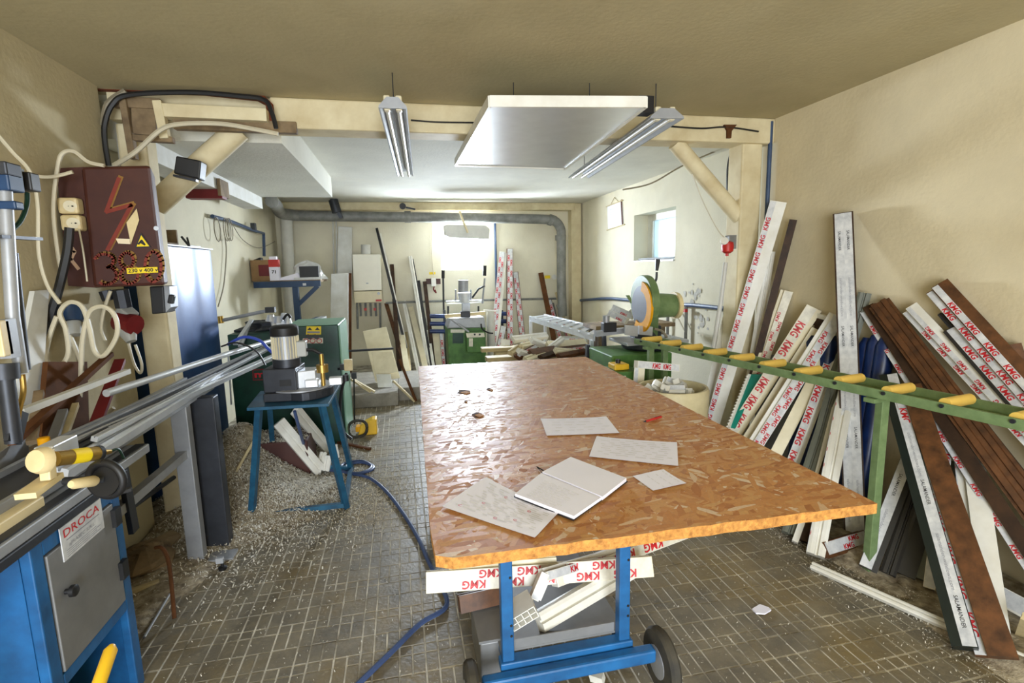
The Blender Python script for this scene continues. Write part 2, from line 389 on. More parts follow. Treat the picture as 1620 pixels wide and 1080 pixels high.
mb = MB().bb(-2.1, BW[0], YB, 9.0, 0, CEIL).bb(BW[1], 3.4, YB, 9.0, 0, CEIL).bb(BW[0], BW[1], YB, 9.0, 0, BW[2]).bb(BW[0], BW[1], YB, 9.0, BW[3], CEIL)
struct('wall_back', mb, 'plaster_rear', 'cream back wall with the small bright window')
mb = MB().bb(-2.1, -1.4, -2.7, -2.5, 0, CEIL).bb(1.0, 3.3, -2.7, -2.5, 0, CEIL).bb(-1.4, 1.0, -2.7, -2.5, 2.35, CEIL)
struct('wall_front', mb, 'plaster_cream', 'front wall with the wide doorway behind the camera')
# windows
wn = struct('window_1', MB().bb(BW[0], BW[0]+.035, 8.86, 8.92, BW[2], BW[3]).bb(BW[1]-.035, BW[1], 8.86, 8.92, BW[2], BW[3]).bb(BW[0]+.035, BW[1]-.035, 8.86, 8.92, BW[2], BW[2]+.035).bb(BW[0]+.035, BW[1]-.035, 8.86, 8.92, BW[3]-.035, BW[3]), 'pvc_white', 'small bright window in the back wall')
mk('pane', MB().bb(BW[0]+.035, BW[1]-.035, 8.885, 8.892, BW[2]+.035, BW[3]-.035), 'glass_clear', wn)
y0, y1, z0, z1 = RW
mb = MB().bb(3.30, 3.36, y1-.14, y1, z0, z1).bb(3.30, 3.36, y0, y0+.03, z0, z1).bb(3.30, 3.36, y0+.03, y1-.14, z1-.08, z1).bb(3.30, 3.36, y0+.03, y1-.14, z0, z0+.04)
wn = struct('window_2', mb, 'pvc_white', 'frosted window in the right wall above the mitre saw')
mk('pane', MB().bb(3.325, 3.335, y0+.03, y1-.14, z0+.04, z1-.08), 'glass_frosted', wn)
mk('window_sill', MB().bb(3.08, 3.30, y0+.01, y1-.05, z0, z0+.012), 'metal_alu', wn)
mk('blind_rail', MB().tube([(3.13, y0+.05, z0+.035), (3.13, y1-.1, z0+.03)], .013, 8), 'metal_dull', wn)

# beams, posts and braces between front and rear bay
YBM = 3.5
struct('trim_7', MB().bb(-.72, XR, YBM, YBM+.2, 2.44, CEIL), 'timber_cream', 'cream timber beam crossing under the ceiling', bevel=.012)
lb = struct('trim_8', MB().bb(XL, -.72, YBM+.04, YBM+.2, 2.47, CEIL), 'timber_cream', 'exposed older end of the cross beam at the left wall')
mk('broken_plaster', MB().prism([at(145, 130, Y=3.49), at(330, 138, Y=3.49), at(415, 148, Y=3.49), at(432, 165, Y=3.49), at(436, 200, Y=3.49), at(425, 200, Y=3.49), at(420, 165, Y=3.49), at(405, 157, Y=3.49), at(320, 148, Y=3.49), at(150, 141, Y=3.49)], (0, .04, 0)), 'plaster_broken', lb)
def plank(x0, y0, x1, y1, Y, w, m='timber_raw', d=.05):
    p, q = at(x0, y0, Y=Y), at(x1, y1, Y=Y); return mk('plank', MB().bar(p, q, d, pxm(p, w), V((0, 0, 1)) if abs(x1-x0) > abs(y1-y0) else V((1, 0, 0))), m, lb, bevel=.004)
plank(250, 176, 424, 184, 3.46, 20, 'timber_cream', .08); plank(180, 162, 256, 166, 3.47, 16); plank(276, 196, 470, 203, 3.5, 18)
plank(196, 158, 212, 252, 3.45, 10); plank(250, 160, 262, 220, 3.44, 13, 'timber_cream'); plank(228, 170, 230, 214, 3.47, 34, 'timber_raw', .03)
plank(205, 218, 275, 222, 3.46, 9)
def post(name, x, yt, yb, Y, wpx, m, label, round_=False):
    p = at(x, yt, Y=Y); r = pxm(p, wpx)/2
    mb = MB().tube([(p.x, Y, 0), (p.x, Y, p.z)], r, 14) if round_ else MB().bb(p.x-r, p.x+r, Y-r, Y+r, 0, p.z)
    return struct(name, mb, m, label, smooth=round_, bevel=0 if round_ else .015)
post('trim_1', 1180, 222, 0, 3.62, 36, 'timber_cream', 'cream timber post under the right end of the cross beam')
post('trim_2', 214, 200, 0, 3.62, 40, 'timber_cream', 'cream timber post under the left end of the cross beam')
def brace(name, a, b, Y, wpx, label):
    p, q = at(*a, Y=Y), at(*b, Y=Y); r = pxm(p, wpx)/2
    return struct(name, MB().tube([p, q], r, 14), 'timber_cream', label, smooth=True)
brace('trim_3', (1068, 226), (1170, 345), 3.6, 25, 'round cream brace below the beam on the right')
brace('trim_4', (245, 325), (378, 205), 3.6, 36, 'round cream brace behind the electrical box on the left')
# boxed soffit and dropped beam, rear left
struct('trim_9', MB().bb(-1.84, -.71, 3.72, 6.3, 2.4, CEIL), 'plaster_ceiling_rear', 'white boxed-in soffit hanging from the rear ceiling')
db = struct('trim_10', MB().bb(-1.66, -1.47, 3.72, 6.35, 2.275, 2.4), 'white_board', 'white boxed beam under the soffit along the left wall')
mk('bracket', MB().bb(-1.72, -1.44, 4.88, 5.0, 2.2, 2.275), 'red_dark', db)
mk('bracket_plate', MB().bb(-1.465, -1.44, 4.86, 5.08, 2.22, 2.36), 'timber_raw', db)
struct('trim_11', MB().bb(-1.8, 2.96, 8.48, 8.7, 2.5, CEIL-.002), 'timber_cream', 'cream timber beam along the top of the back wall', bevel=.01)
struct('trim_5', MB().bb(2.9, 3.08, 8.5, 8.69, 0, CEIL-.002), 'timber_cream', 'cream timber post in the right back corner', bevel=.01)
struct('trim_6', MB().bb(-.1, .45, 6.15, 7.2, 0, .16).bb(-.75, -.1, 5.95, 7.3, 0, .16), 'concrete', 'low concrete plinth on the floor before the boiler', bevel=.01)
# wall stains near the water pipes
def smudge(cx, cy, n, spread):
    mb = MB()
    for _ in range(n):
        p = at(cx+random.gauss(0, spread), cy+random.gauss(0, spread*1.3), X=XRR-.002-.0003*_); r = random.uniform(.012, .05)
        mb.poly([(p.x, p.y+r*cos(a)*random.uniform(.5, 1), p.z+r*sin(a)*random.uniform(.5, 1)) for a in [k*pi/4 for k in range(8)]])
        p.x -= .0002*_
    return mb
WR = bpy.data.objects['wall_right_rear']
mk('damp_stain', smudge(1099, 463, 16, 6), 'smudge', WR); mk('damp_stain', smudge(1108, 508, 16, 8), 'smudge', WR)

# ================================================================== SERVICES ON CEILING AND WALLS
def px_path(pts, **pl): return [at(x, y, **pl) for x, y in pts]
def smoothpath(pts, n=6):
    pts = [V(p) for p in pts]; out = []
    for i in range(len(pts)-1):
        p0, p1, p2, p3 = pts[max(i-1, 0)], pts[i], pts[i+1], pts[min(i+2, len(pts)-1)]
        for k in range(n):
            t = k/n
            out.append(.5*((2*p1)+(p2-p0)*t+(2*p0-5*p1+4*p2-p3)*t*t+(3*p1-p0-3*p2+p3)*t**3))
    return out+[pts[-1]]
def cable(name, pts, r, m, label, cat='cable', group=None, parent=None):
    return mk(name, MB().tube(smoothpath(pts), r, 6), m, parent, smooth=True, label=label, cat=cat, group=group)

def tube_light(corners, z, label):
    a, b, c, d = [at(x, y, Z=z) for x, y in corners]       # near-left, near-right, far-right, far-left
    n0, n1 = (a+b)/2, (d+c)/2; ax = (n1-n0).normalized(); sd = ax.cross(ZUP).normalized(); wd = ((b-a).length+(c-d).length)/4
    t = thing('fluorescent_light', label, 'ceiling light', (n0+n1)/2, 'fluorescent lights')
    h = .055
    sec = [(-wd, 0), (-wd*.96, .012), (-wd*.4, h), (wd*.4, h), (wd*.96, .012), (wd, 0), (wd*.9, 0), (wd*.36, h-.012), (-wd*.36, h-.012), (-wd*.9, 0)]
    mb = MB(); mb.prism([n0+sd*s+ZUP*q for s, q in sec], n1-n0); mk('housing', mb, 'metal_dull', t)
    mk('end_cap', MB().prism([n0+sd*s+ZUP*q-ax*.012 for s, q in sec[:6]], ax*.012), 'metal_dull', t)
    for k in (-1, 1):
        o = sd*(k*wd*.42)+ZUP*(h*.25)
        mk('tube', MB().tube([n0+ax*.05+o, n1+ax*.03+o], .014, 10), 'pvc_white', t, smooth=True)
        mk('lamp_holder', MB().bar(n0+ax*.01+o+ZUP*.02, n0+ax*.06+o+ZUP*.02, .034, .075), 'pvc_cream', t, bevel=.008)
    for f in (.08, .9):
        p = n0.lerp(n1, f)+ZUP*h; mk('hanger', MB().tube([p, (p.x, p.y, CEIL)], .003, 6), 'metal_dark', t)
    return t
tube_light(((600, 172), (643, 172), (655, 279), (628, 279)), 2.39, 'twin-tube fluorescent light left of the white ceiling panel')
tube_light(((1036, 186), (1072, 190), (926, 284), (905, 279)), 2.38, 'twin-tube fluorescent light along the right edge of the white ceiling panel')
pc = [at(x, y, Z=2.38) for x, y in ((775, 167), (1022, 168), (893, 267), (721, 261))]
t = thing('ceiling_heater', 'large white metal panel hanging under the ceiling', 'ceiling panel', (pc[0]+pc[2])/2)
mk('panel', MB().hexa([p for p in pc]+[p+ZUP*.035 for p in pc]), 'metal_sheet', t)
for i in range(4):
    a, b = pc[i], pc[(i+1) % 4]
    mk('frame_strip', MB().bar(a+ZUP*.02, b+ZUP*.02, .018, .055), 'pvc_white', t)
for i in range(4):
    c = (pc[0]+pc[2])/2; p = pc[i].lerp(c, .45); mk('hanger', MB().tube([p+ZUP*.03, (p.x, p.y, CEIL)], .0025, 6), 'metal_dark', t)
mk('junction_box', MB().box(at(1018, 168, Z=2.46), (.09, .08, .09)), 'black', t)
cable('cable', [at(1020, 172, Z=2.45), at(1035, 176, Z=2.5), at(1060, 178, Z=2.52), at(1070, 184, Z=2.49)], .009, 'cable_white', 'pale cable looping from the ceiling panel to the right fluorescent light')
cable('cable', px_path([(650, 190), (690, 193), (750, 194)], Y=3.485), .005, 'cable_black', 'thin black cable along the beam between light and panel')
cable('cable', px_path([(1062, 200), (1110, 203), (1150, 201), (1200, 208)], Y=3.485), .006, 'cable_black', 'black cable along the beam at the right')
cable('cable', px_path([(985, 300), (1030, 290), (1080, 262), (1140, 236), (1160, 230)], Y=4.6), .008, 'cable_grey', 'grey cable sagging along the rear right wall')
mk('beam_clamp', MB().prism([at(x, y, Y=3.48) for x, y in ((1146, 197), (1166, 197), (1158, 207), (1157, 218), (1151, 218), (1151, 206))], (0, .018, 0)), 'timber_brown', label='rusty wedge clamp on the beam near the right post', cat='clamp')
# two blue pipes in the right corner
for x, lab in ((1208, 'left'), (1217, 'right')):
    p = at(x, 197, X=XR-.03); mk('water_pipe', MB().tube([(p.x-.03*(x == 1208), p.y-.02*(x == 1217), .02), (p.x-.03*(x == 1208), p.y-.02*(x == 1217), CEIL-.02)], .016, 10), 'pipe_blue', smooth=True,
       label='%s of the two blue vertical pipes beside the right post' % lab, cat='pipe', group='blue corner pipes')
# big grey pipe across the back wall, down in the corner
yp = 8.38
def bp(x, y): return at(x, y, Y=yp)
big = thing('drain_pipe', 'thick grey pipe crossing the back wall and dropping in the right corner', 'pipe', bp(887, 490))
mk('pipe', MB().tube(smoothpath([bp(462, 341), bp(600, 343), bp(760, 345), bp(862, 347), bp(878, 350), bp(886, 360), bp(888, 375), bp(888, 440), bp(890, 500)], 5), .078, 14), 'pipe_grey', big, smooth=True)
for a, b in (((868, 347), (874, 349)), ((887, 372), (887, 380)), ((640, 343), (650, 343))): mk('collar', MB().tube([bp(*a), bp(*b)], .092, 14), 'pipe_grey', big, smooth=True)
lp = thing('drain_pipe', 'thick pipe elbow and white standpipe in the left back corner', 'pipe', bp(450, 470))
mk('elbow', MB().tube(smoothpath([at(430, 318, Y=7.0), at(437, 325, Y=7.5), at(445, 337, Y=8.1), bp(470, 341)], 5), .08, 14), 'pipe_grey', lp, smooth=True)
mk('standpipe', MB().tube([bp(453, 345), (bp(455, 470).x, yp, .05)], .085, 14), 'pipe_white', lp, smooth=True)
mk('standpipe', MB().tube([at(452, 340, Y=8.55), (at(454, 470, Y=8.55).x, 8.55, .05)], .05, 12), 'pipe_grey', lp, smooth=True)
for dx in (0, 5): mk('copper_pipe', MB().tube([at(526+dx, 320, Y=8.62), at(530+dx, 500, Y=8.62)], .013, 6), 'pipe_white', label='%s thin pale pipe running down the back wall beside the tall grey board' % ('left' if dx == 0 else 'right'), cat='pipe', group='thin pipes')
# service clutter under the back beam
sw = thing('pipe_valve', 'dark valve and bracket cluster under the beam by the soffit corner', 'valve', at(530, 340, Y=8.2))
mk('bracket', MB().bar(at(524, 312, Y=8.2), at(540, 345, Y=8.2), .12, .05), 'metal_dark', sw); mk('body', MB().tube([at(527, 316, Y=8.15), at(533, 336, Y=8.15)], .07, 10), 'metal_dark', sw, smooth=True)
mk('pulley', MB().tube([at(637, 326, Y=8.42), at(637, 326, Y=8.47)], .05, 14), 'black', label='small black pulley wheel on the back beam', cat='pulley', smooth=True)
mk('spanner', MB().bar(at(642, 328, Y=8.46), at(657, 331, Y=8.46), .02, .025), 'metal_dark', label='dark spanner lying along the back beam', cat='tool')
# heater above the back window with its flex
ht = thing('radiant_heater', 'rounded grey radiant heater in front of the back window top', 'heater', at(738, 366, Y=8.2))
hp = [(702, 357), (707, 355), (768, 356), (775, 362), (774, 378), (712, 376), (704, 372)]
mk('shade', MB().prism(px_path(hp, Y=8.2), (0, .1, 0)), 'pipe_white', ht, bevel=.01)
mk('arm', MB().tube(px_path([(727, 334), (733, 350), (740, 368)], Y=8.16), .018, 6), 'timber_cream', ht)
cable('cable', px_path([(678, 332), (683, 345), (683, 400), (686, 435)], Y=8.66), .008, 'cable_white', 'white cable dropping from the back beam to the wall socket')
so = thing('power_socket', 'white wall socket between two brown plates right of the leaning profiles', 'socket', at(686, 446, Y=8.66))
mk('socket', MB().box(at(686, 446, Y=8.66), (.08, .05, .14)), 'pvc_white', so, bevel=.008)
for x in (678, 693): mk('plate', MB().box(at(x, 445, Y=8.68), (.08, .03, .09)), 'maroon', so)
mk('plug_cord', MB().tube(smoothpath(px_path([(687, 453), (686, 458), (690, 463), (688, 458)], Y=8.63)), .012, 6), 'red_dark', so)
mk('sticker', MB().box(at(684, 432, Y=8.69), (.10, .006, .04)), 'yellow_sign', label='small yellow sticker on the back wall above the socket', cat='sticker')
mk('sticker', MB().box(at(866, 438, Y=8.69), (.10, .006, .055)), 'yellow_sign', label='small yellow sticker on the back wall at the right', cat='sticker')
mk('power_socket', MB().tube([at(877, 438, Y=8.69), at(877, 438, Y=8.65)], .045, 14), 'pipe_white', label='round pale socket next to the yellow sticker', cat='socket', smooth=True)
mk('heating_pipe', MB().tube(px_path([(610, 479), (700, 476), (890, 472)], Y=8.62), .018, 8), 'pipe_grey', label='thin grey pipe running low along the back wall', cat='pipe', smooth=True)
mk('heating_pipe', MB().tube(px_path([(783, 352), (786, 477)], Y=8.64), .02, 8), 'pipe_blue', label='blue vertical pipe on the back wall right of the window', cat='pipe', smooth=True)
# water pipes on the right rear wall
wp = thing('water_pipe', 'blue-grey water pipe along the right rear wall with drops and red tap', 'pipe', at(1050, 485, X=XRR-.04))
mk('pipe', MB().tube(smoothpath(px_path([(918, 475), (960, 472), (1000, 475), (1060, 481), (1100, 483), (1146, 488)], X=XRR-.04)), .022, 8), 'pipe_blue', wp, smooth=True)
for x, yb in ((1057, 545), (1086, 540)):
    p = at(x, 484, X=XRR-.04); q = at(x+1, yb, X=XRR-.04); mk('drop', MB().tube([p, (p.x, p.y, q.z)], .018, 8), 'pipe_grey', wp, smooth=True)
mk('tap', MB().box(at(1083, 491, X=XRR-.07), (.03, .07, .03)), 'red', wp)
mk('stay', MB().tube(px_path([(1066, 490), (1084, 525)], X=XRR-.05), .008, 6), 'cable_white', wp)
# socket with pull cord on the right post
rs = thing('industrial_socket', 'red industrial socket on the right timber post', 'socket', at(1152, 392, Y=3.45))
mk('housing', MB().lathe(at(1151, 390, Y=3.44), [(.02, -.05), (.04, -.035), (.045, 0), (.04, .03), (.02, .04)], 12), 'red', rs, smooth=True)
mk('cap', MB().lathe(at(1146, 381, Y=3.42), [(.028, -.006), (.03, 0), (.026, .008)], 12, V((-.6, -.6, .3))), 'pvc_white', rs, smooth=True)
mk('base', MB().box(at(1156, 383, Y=3.46), (.06, .05, .1)), 'pipe_grey', rs)
mk('plug', MB().tube([at(1150, 395, Y=3.44), at(1150, 405, Y=3.44)], .012, 8), 'red', rs)
cable('cable', px_path([(1095, 275), (1115, 325), (1140, 370), (1155, 378)], Y=3.5), .004, 'cable_white', 'thin pale cord from the right brace to the red socket')
cable('cable', px_path([(1160, 230), (1152, 262), (1151, 305)], Y=3.75), .01, 'cable_black', 'black cable hanging behind the right brace')
mk('conduit', MB().tube(px_path([(1148, 415), (1140, 480), (1127, 560)], Y=3.55), .017, 8), 'pipe_white', label='pale conduit tube slanting down beside the right post', cat='pipe', smooth=True)
# calendar on the right rear wall
ca = thing('paper_calendar', 'paper wall calendar hanging on the right rear wall', 'calendar', at(972, 340, X=XRR-.01))
def rw(x, y, o=.008): return at(x, y, X=XRR-o)
mk('sheet', MB().prism([rw(961, 326), rw(984, 318), rw(986, 355), rw(962, 362)], (.004, 0, 0)), 'paper', ca)
mk('strip', MB().bar(rw(959, 327), rw(985, 317), .015, .015), 'timber_pale', ca); mk('strip', MB().bar(rw(960, 364), rw(988, 355), .015, .015), 'timber_pale', ca)
mk('strip', MB().bar(rw(983, 316), rw(985, 356), .012, .03), 'timber_brown', ca)
mk('string', MB().tube([rw(966, 324), rw(972, 312), rw(978, 319)], .004, 5), 'timber_pale', ca)
mb = MB()
for k in range(7): mb.bar(rw(965, 332+k*4, .013), rw(981, 327+k*4, .013), .001, .012)
mk('printing', mb, 'ink_faint', ca)

# ================================================================== WORK TABLE
ZT = TAB['z']; TH = .03
ca_, sa_ = cos(TAB['a']), sin(TAB['a'])
def tp(u, v, z=ZT): return V((TAB['x']+ca_*u-sa_*v, TAB['y']+sa_*u+ca_*v, z))
tb = thing('work_table', 'big chipboard work table on a blue wheeled steel trestle', 'table', tp(.62, 1.2, 0))
random.seed(11)
out = []
def edge(a, b, n, j):
    for k in range(n):
        f = k/n; p = a.lerp(b, f); out.append(V((p.x+random.uniform(-j, j), p.y+random.uniform(-j, j), 0)))
edge(tp(.05, 0), tp(1.25, 0), 30, .003); edge(tp(1.25, 0), tp(1.25, 2.5), 20, .0015); edge(tp(1.25, 2.5), tp(0, 2.5), 14, .0015); edge(tp(0, 2.5), tp(0, .05), 24, .0012)
out.append(V((*tp(.008, .02)[:2], 0)))
top = MB(); n = len(out)
top.v = [V((p.x, p.y, ZT)) for p in out]+[V((p.x, p.y, ZT-TH)) for p in out]
top.f = [tuple(range(n)), tuple(reversed(range(n, 2*n)))]+[(i, n+i, n+(i+1) % n, (i+1) % n) for i in range(n)]
o = mk('table_top', top, 'osb', tb)
o.data.materials.append(MT['osb_edge'])
for p in o.data.polygons:
    if abs(p.normal.z) < .5: p.material_index = 1
# torn-out chips in the surface
for x, y, a, b in ((733, 620, 14, 4), (775, 616, 6, 3), (737, 635, 4, 2.5), (755, 656, 12, 5)):
    pts = [at(x+a*cos(k*pi/4+.3)*random.uniform(.5, 1.1), y+b*sin(k*pi/4+.3)*random.uniform(.5, 1.1), Z=ZT+.0006) for k in range(8)]
    h = mk('torn_patch', MB().prism(pts, (0, 0, .0006)), 'timber_brown', tb)
    mk('torn_fibre', MB().prism([at(x+a*(.3+.6*cos(k*pi/2)), y+b*(.2+.6*sin(k*pi/2)), Z=ZT+.0015) for k in range(4)], (0, 0, .002)), 'osb_edge', h)
YL = 1.60
def trestle(y, front=True):
    xl, xr = .30, .735
    for x in (xl, xr):
        mk('leg', MB().bb(x-.021, x+.021, y-.02, y+.02, .17, ZT-TH), 'blue_paint', tb, bevel=.004)
        if front:
            l2 = MB()
            for z in (.30, .34, .52, .7):
                l2.tube([(x+.012, y-.0215, z), (x+.012, y-.019, z)], .005, 8)
            mk('bolt_hole', l2, 'black', tb)
    mk('lower_rail', MB().bb(xl-.03, xr+.03, y-.03, y+.02, .17, .205), 'blue_paint', tb, bevel=.005)
    mk('upper_rail', MB().bb(xl-.02, xr+.02, y-.02, y+.02, ZT-TH-.04, ZT-TH), 'blue_paint', tb, bevel=.004)
    mk('axle_bar', MB().bb(xl-.10, xr+.10, y-.075, y-.032, .135, .185), 'blue_paint', tb, bevel=.008)
    for x in (xl-.135, xr+.135):
        wl = mk('wheel', MB().lathe((x-.022, y-.05, .117), [(.06, 0), (.108, .002), (.117, .012), (.117, .032), (.108, .042), (.06, .044)], 28, V((1, 0, 0))), 'rubber', tb, smooth=True)
        mk('hub', MB().lathe((x-.028, y-.05, .117), [(.02, 0), (.058, .004), (.058, .052), (.02, .056)], 18, V((1, 0, 0))), 'metal_dull', wl, smooth=True)
trestle(YL); trestle(3.25, False)
for x in (.30, .735): mk('long_rail', MB().bb(x-.018, x+.018, YL+.02, 3.23, .175, .205), 'blue_paint', tb)
mk('tray', MB().bb(.28, .755, YL+.022, 3.228, .206, .214), 'steel_grey', tb)
mk('tray_lip', MB().bb(.325, .712, YL+.022, YL+.027, .2145, .25), 'steel_grey', tb)

# ------------------------------------------------------------------ PVC profiles
SEC = {'step': [(-.5, -1), (.5, -1), (.5, -.45), (.2, -.45), (.2, 0), (-.5, 0)],
       'stepl': [(-.5, -1), (.5, -1), (.5, 0), (-.2, 0), (-.2, -.45), (-.5, -.45)],
       'flat': [(-.5, -1), (.5, -1), (.5, -.7), (.45, -.65), (.45, -.35), (.5, -.3), (.5, 0), (-.5, 0), (-.5, -.3), (-.45, -.35), (-.45, -.65), (-.5, -.7)],
       'groove': [(-.5, -1), (.5, -1), (.5, -.1), (.32, 0), (.12, 0), (.08, -.3), (-.04, -.3), (-.08, 0), (-.32, 0), (-.5, -.1)],
       'ridge': [(-.5, -1), (.5, -1), (.5, -.3), (.38, -.3), (.33, 0), (.12, 0), (.08, -.15), (-.1, -.15), (-.14, 0), (-.36, 0), (-.4, -.35), (-.5, -.35)],
       'cap': [(-.5, -1), (.5, -1), (.5, -.5), (.42, -.2), (.2, 0), (-.2, 0), (-.42, -.2), (-.5, -.5)]}
INK = {'KMG': ('KMG', .1, .03, 'ink_red'), 'SAL': ('SALAMANDER', 0, .004, 'ink_black'), 'URL': ('salamander-windows.com', 0, .0, 'ink_grey')}
def profile(name, label, P, Q, wd, dp, m, sec='flat', films=(), face=None, cat='profile', group=None, flip=False, keep=True, xmax=None, ymax=None, parent=None):
    """films: (s0, s1, level, film material, rows of text keys, repeat in m)"""
    P, Q = V(P), V(Q); a = (Q-P).normalized(); L = (Q-P).length
    n = V(face) if face else (O-(P+Q)/2); n = (n-a*n.dot(a)).normalized(); v = n.cross(a)
    mb = MB().prism([P+v*(s*wd)+n*(t*dp) for s, t in SEC[sec]], Q-P)
    sh = V((0, 0, 0))
    if keep:
        lo = min(p.z for p in mb.v); sh.z = max(0, .006-lo)
        if xmax is not None: sh.x = min(0, xmax-.006-max(p.x for p in mb.v))
        if ymax is not None: sh.y = min(0, ymax-.006-max(p.y for p in mb.v))
        mb.v = [p+sh for p in mb.v]; P, Q = P+sh, Q+sh
    b = mk(name, mb, m, parent, label=label, cat=cat, group=group)
    for s0, s1, lv, fm, rows, rep in films:
        e = n*.0008
        f = MB().hexa([q+v*(s*wd)+n*(lv*dp)+n*k*.0008 for k in (0, 1) for q, s in ((P+a*.004, s0), (P+a*.004, s1), (Q-a*.004, s1), (Q-a*.004, s0))])
        fo = mk('protective_film', f, fm, b)
        W = abs(s1-s0)*wd
        for key in dict.fromkeys(k for r in rows for k in r):
            txt, shr, off, ink = INK[key]; tm = MB()
            for ri, r in enumerate(rows):
                hh = W/len(rows); h = hh*.78 if key == 'KMG' else min(hh*.4, .014)
                seq = list(r); x = (.12 if ri % 2 == 0 else .12+rep*.45)
                k = 0
                while True:
                    kk = seq[k % len(seq)]; k += 1
                    tl = {'SAL': .125, 'URL': .24}.get(kk, rep*.74)
                    if x+tl > L-.02: break
                    if kk == key:
                        c = P+n*(lv*dp+.0018)+v*((min(s0, s1)*wd)+hh*(ri+.5))
                        if not flip: tm.text(txt, c+a*x-v*(h*.5), a, v, h, shr, off, tl if kk != 'KMG' else min(tl, h*3.3))
                        else: tm.text(txt, c+a*(x+tl)+v*(h*.5), -a, -v, h, shr, off, tl if kk != 'KMG' else min(tl, h*3.3))
                    x += rep
            if tm.v: mk('lettering', tm, ink, fo, recalc=False, kind='stuff')
    return b
KM = lambda s0, s1, lv=0, rep=.19, rows=1: (s0, s1, lv, 'film', [['KMG']]*rows, rep)
def lean(label, top, mid, Xt, Xf, wpx, dp, m, sec='flat', films=(), name='pvc_profile', cat='profile', group=None, flip=False, zf=0, face=None, ytop=None, yf=None):
    """stands on the floor at X=Xf (or Y=yf) with its top at X=Xt (or Y=ytop)"""
    T = at(*top, X=Xt) if ytop is None else at(*top, Y=ytop)
    nn = (T-O).cross(ray(*mid))
    if yf is None: Q = V((Xf, -(nn.x*Xf+nn.z*(zf-CAM_H))/nn.y, zf))
    else: Q = V((-(nn.y*yf+nn.z*(zf-CAM_H))/nn.x, yf, zf))
    wd = pxm(T, wpx)
    return profile(name, label, T, Q, wd, dp, m, sec, films, face, cat, group, flip, xmax=XR if ytop is None else None, ymax=YB if ytop is not None else None)

# ------------------------------------------------------------------ on the trolley under the table
def lay(label, a, b, Za, Zb, wpx, dp, m, sec='flat', films=(), flip=False, face=(0, -1, .45), name='pvc_profile'):
    P, Q = at(*a, Z=Za), at(*b, Z=Zb)
    return profile(name, label, P, Q, pxm(P, wpx), dp, m, sec, films, face, flip=flip)
lay('brown foil profile stub on the trolley under the table', (728, 957), (800, 940), .26, .26, 26, .05, 'foil_brown', 'flat')
lay('white profile with red lettering lying across the trolley under the table', (674, 922), (1033, 896), .37, .37, 31, .05, 'pvc_cream', 'flat', [(-.48, .48, 0, 'film_warm', [['KMG'], ['KMG']], .15)], flip=True)
lay('bare cream profile lying behind the lettered one under the table', (710, 893), (880, 880), .42, .42, 18, .05, 'pvc_cream', 'groove')
lay('white profile with red lettering sticking out right under the table edge', (880, 915), (1085, 840), .36, .36, 26, .05, 'pvc_white', 'step', [(-.48, .18, 0, 'film_warm', [['KMG']], .16)], flip=True)
# mitred corner of a frame
cf = thing('frame_corner', 'mitred white window frame corner under the table', 'window frame', at(865, 940, Z=.26))
for a, b in (((866, 908), (848, 950)), ((866, 908), (1000, 868))):
    profile('frame_bar', None, at(*a, Z=.42), at(*b, Z=.33), .045, .05, 'pvc_white', 'step', [(-.45, .15, 0, 'film', [['KMG']], .15)], (0, -1, .6), cat=None, parent=cf)
lay('long white profile slanting to the right across the trolley', (858, 985), (1015, 893), .27, .33, 30, .055, 'pvc_white', 'groove')
# cut end piece with hollow chambers
ep = thing('profile_offcut', 'white profile offcut with open chambers on the trolley tray', 'offcut', at(830, 975, Z=.25))
c0 = at(828, 972, Y=1.66); ux = V((.9, 0, .42)).normalized(); uz = V((-.42, 0, .9)).normalized(); uy = V((.35, .93, .05))*.1
for i in range(5):
    mk('chamber_wall', MB().bar(c0+ux*(-.05+i*.025), c0+ux*(-.05+i*.025)+uz*.045, .1, .003, ux), 'pvc_white', ep)
for k in (0, .022, .045): mk('chamber_wall', MB().bar(c0+ux*-.052+uz*k, c0+ux*.052+uz*k, .1, .003), 'pvc_white', ep)
mk('profile_offcut', MB().prism(px_path([(966, 1042), (976, 1036), (984, 1041), (974, 1050)], Z=.012), (.03, .05, .02)), 'pvc_white', label='small white offcut on the floor under the table', cat='offcut')
mk('profile_offcut', MB().prism(px_path([(934, 1078), (945, 1068), (958, 1072), (955, 1085)], Z=.006), (.0, .02, .012)), 'pvc_white', label='white plastic scrap on the floor in front of the trolley', cat='offcut')
mk('paper_scrap', MB().prism(px_path([(1190, 964), (1202, 957), (1216, 962), (1220, 966), (1210, 972), (1196, 971)], Z=.006), (0, 0, .006)), 'paper', label='crumpled white scrap on the paving right of the table', cat='scrap')
tray_box = thing('tool_box', 'grey metal box on the floor left of the trolley wheel', 'box', at(780, 1020, Z=0))
bq = at(778, 1000, Y=1.72)
mk('body', MB().bb(bq.x-.05, bq.x+.06, 1.68, 1.95, .03, .21), 'steel_grey', tray_box, bevel=.006); mk('lid', MB().bb(bq.x-.055, bq.x+.065, 1.675, 1.955, .212, .222), 'steel_grey', tray_box)

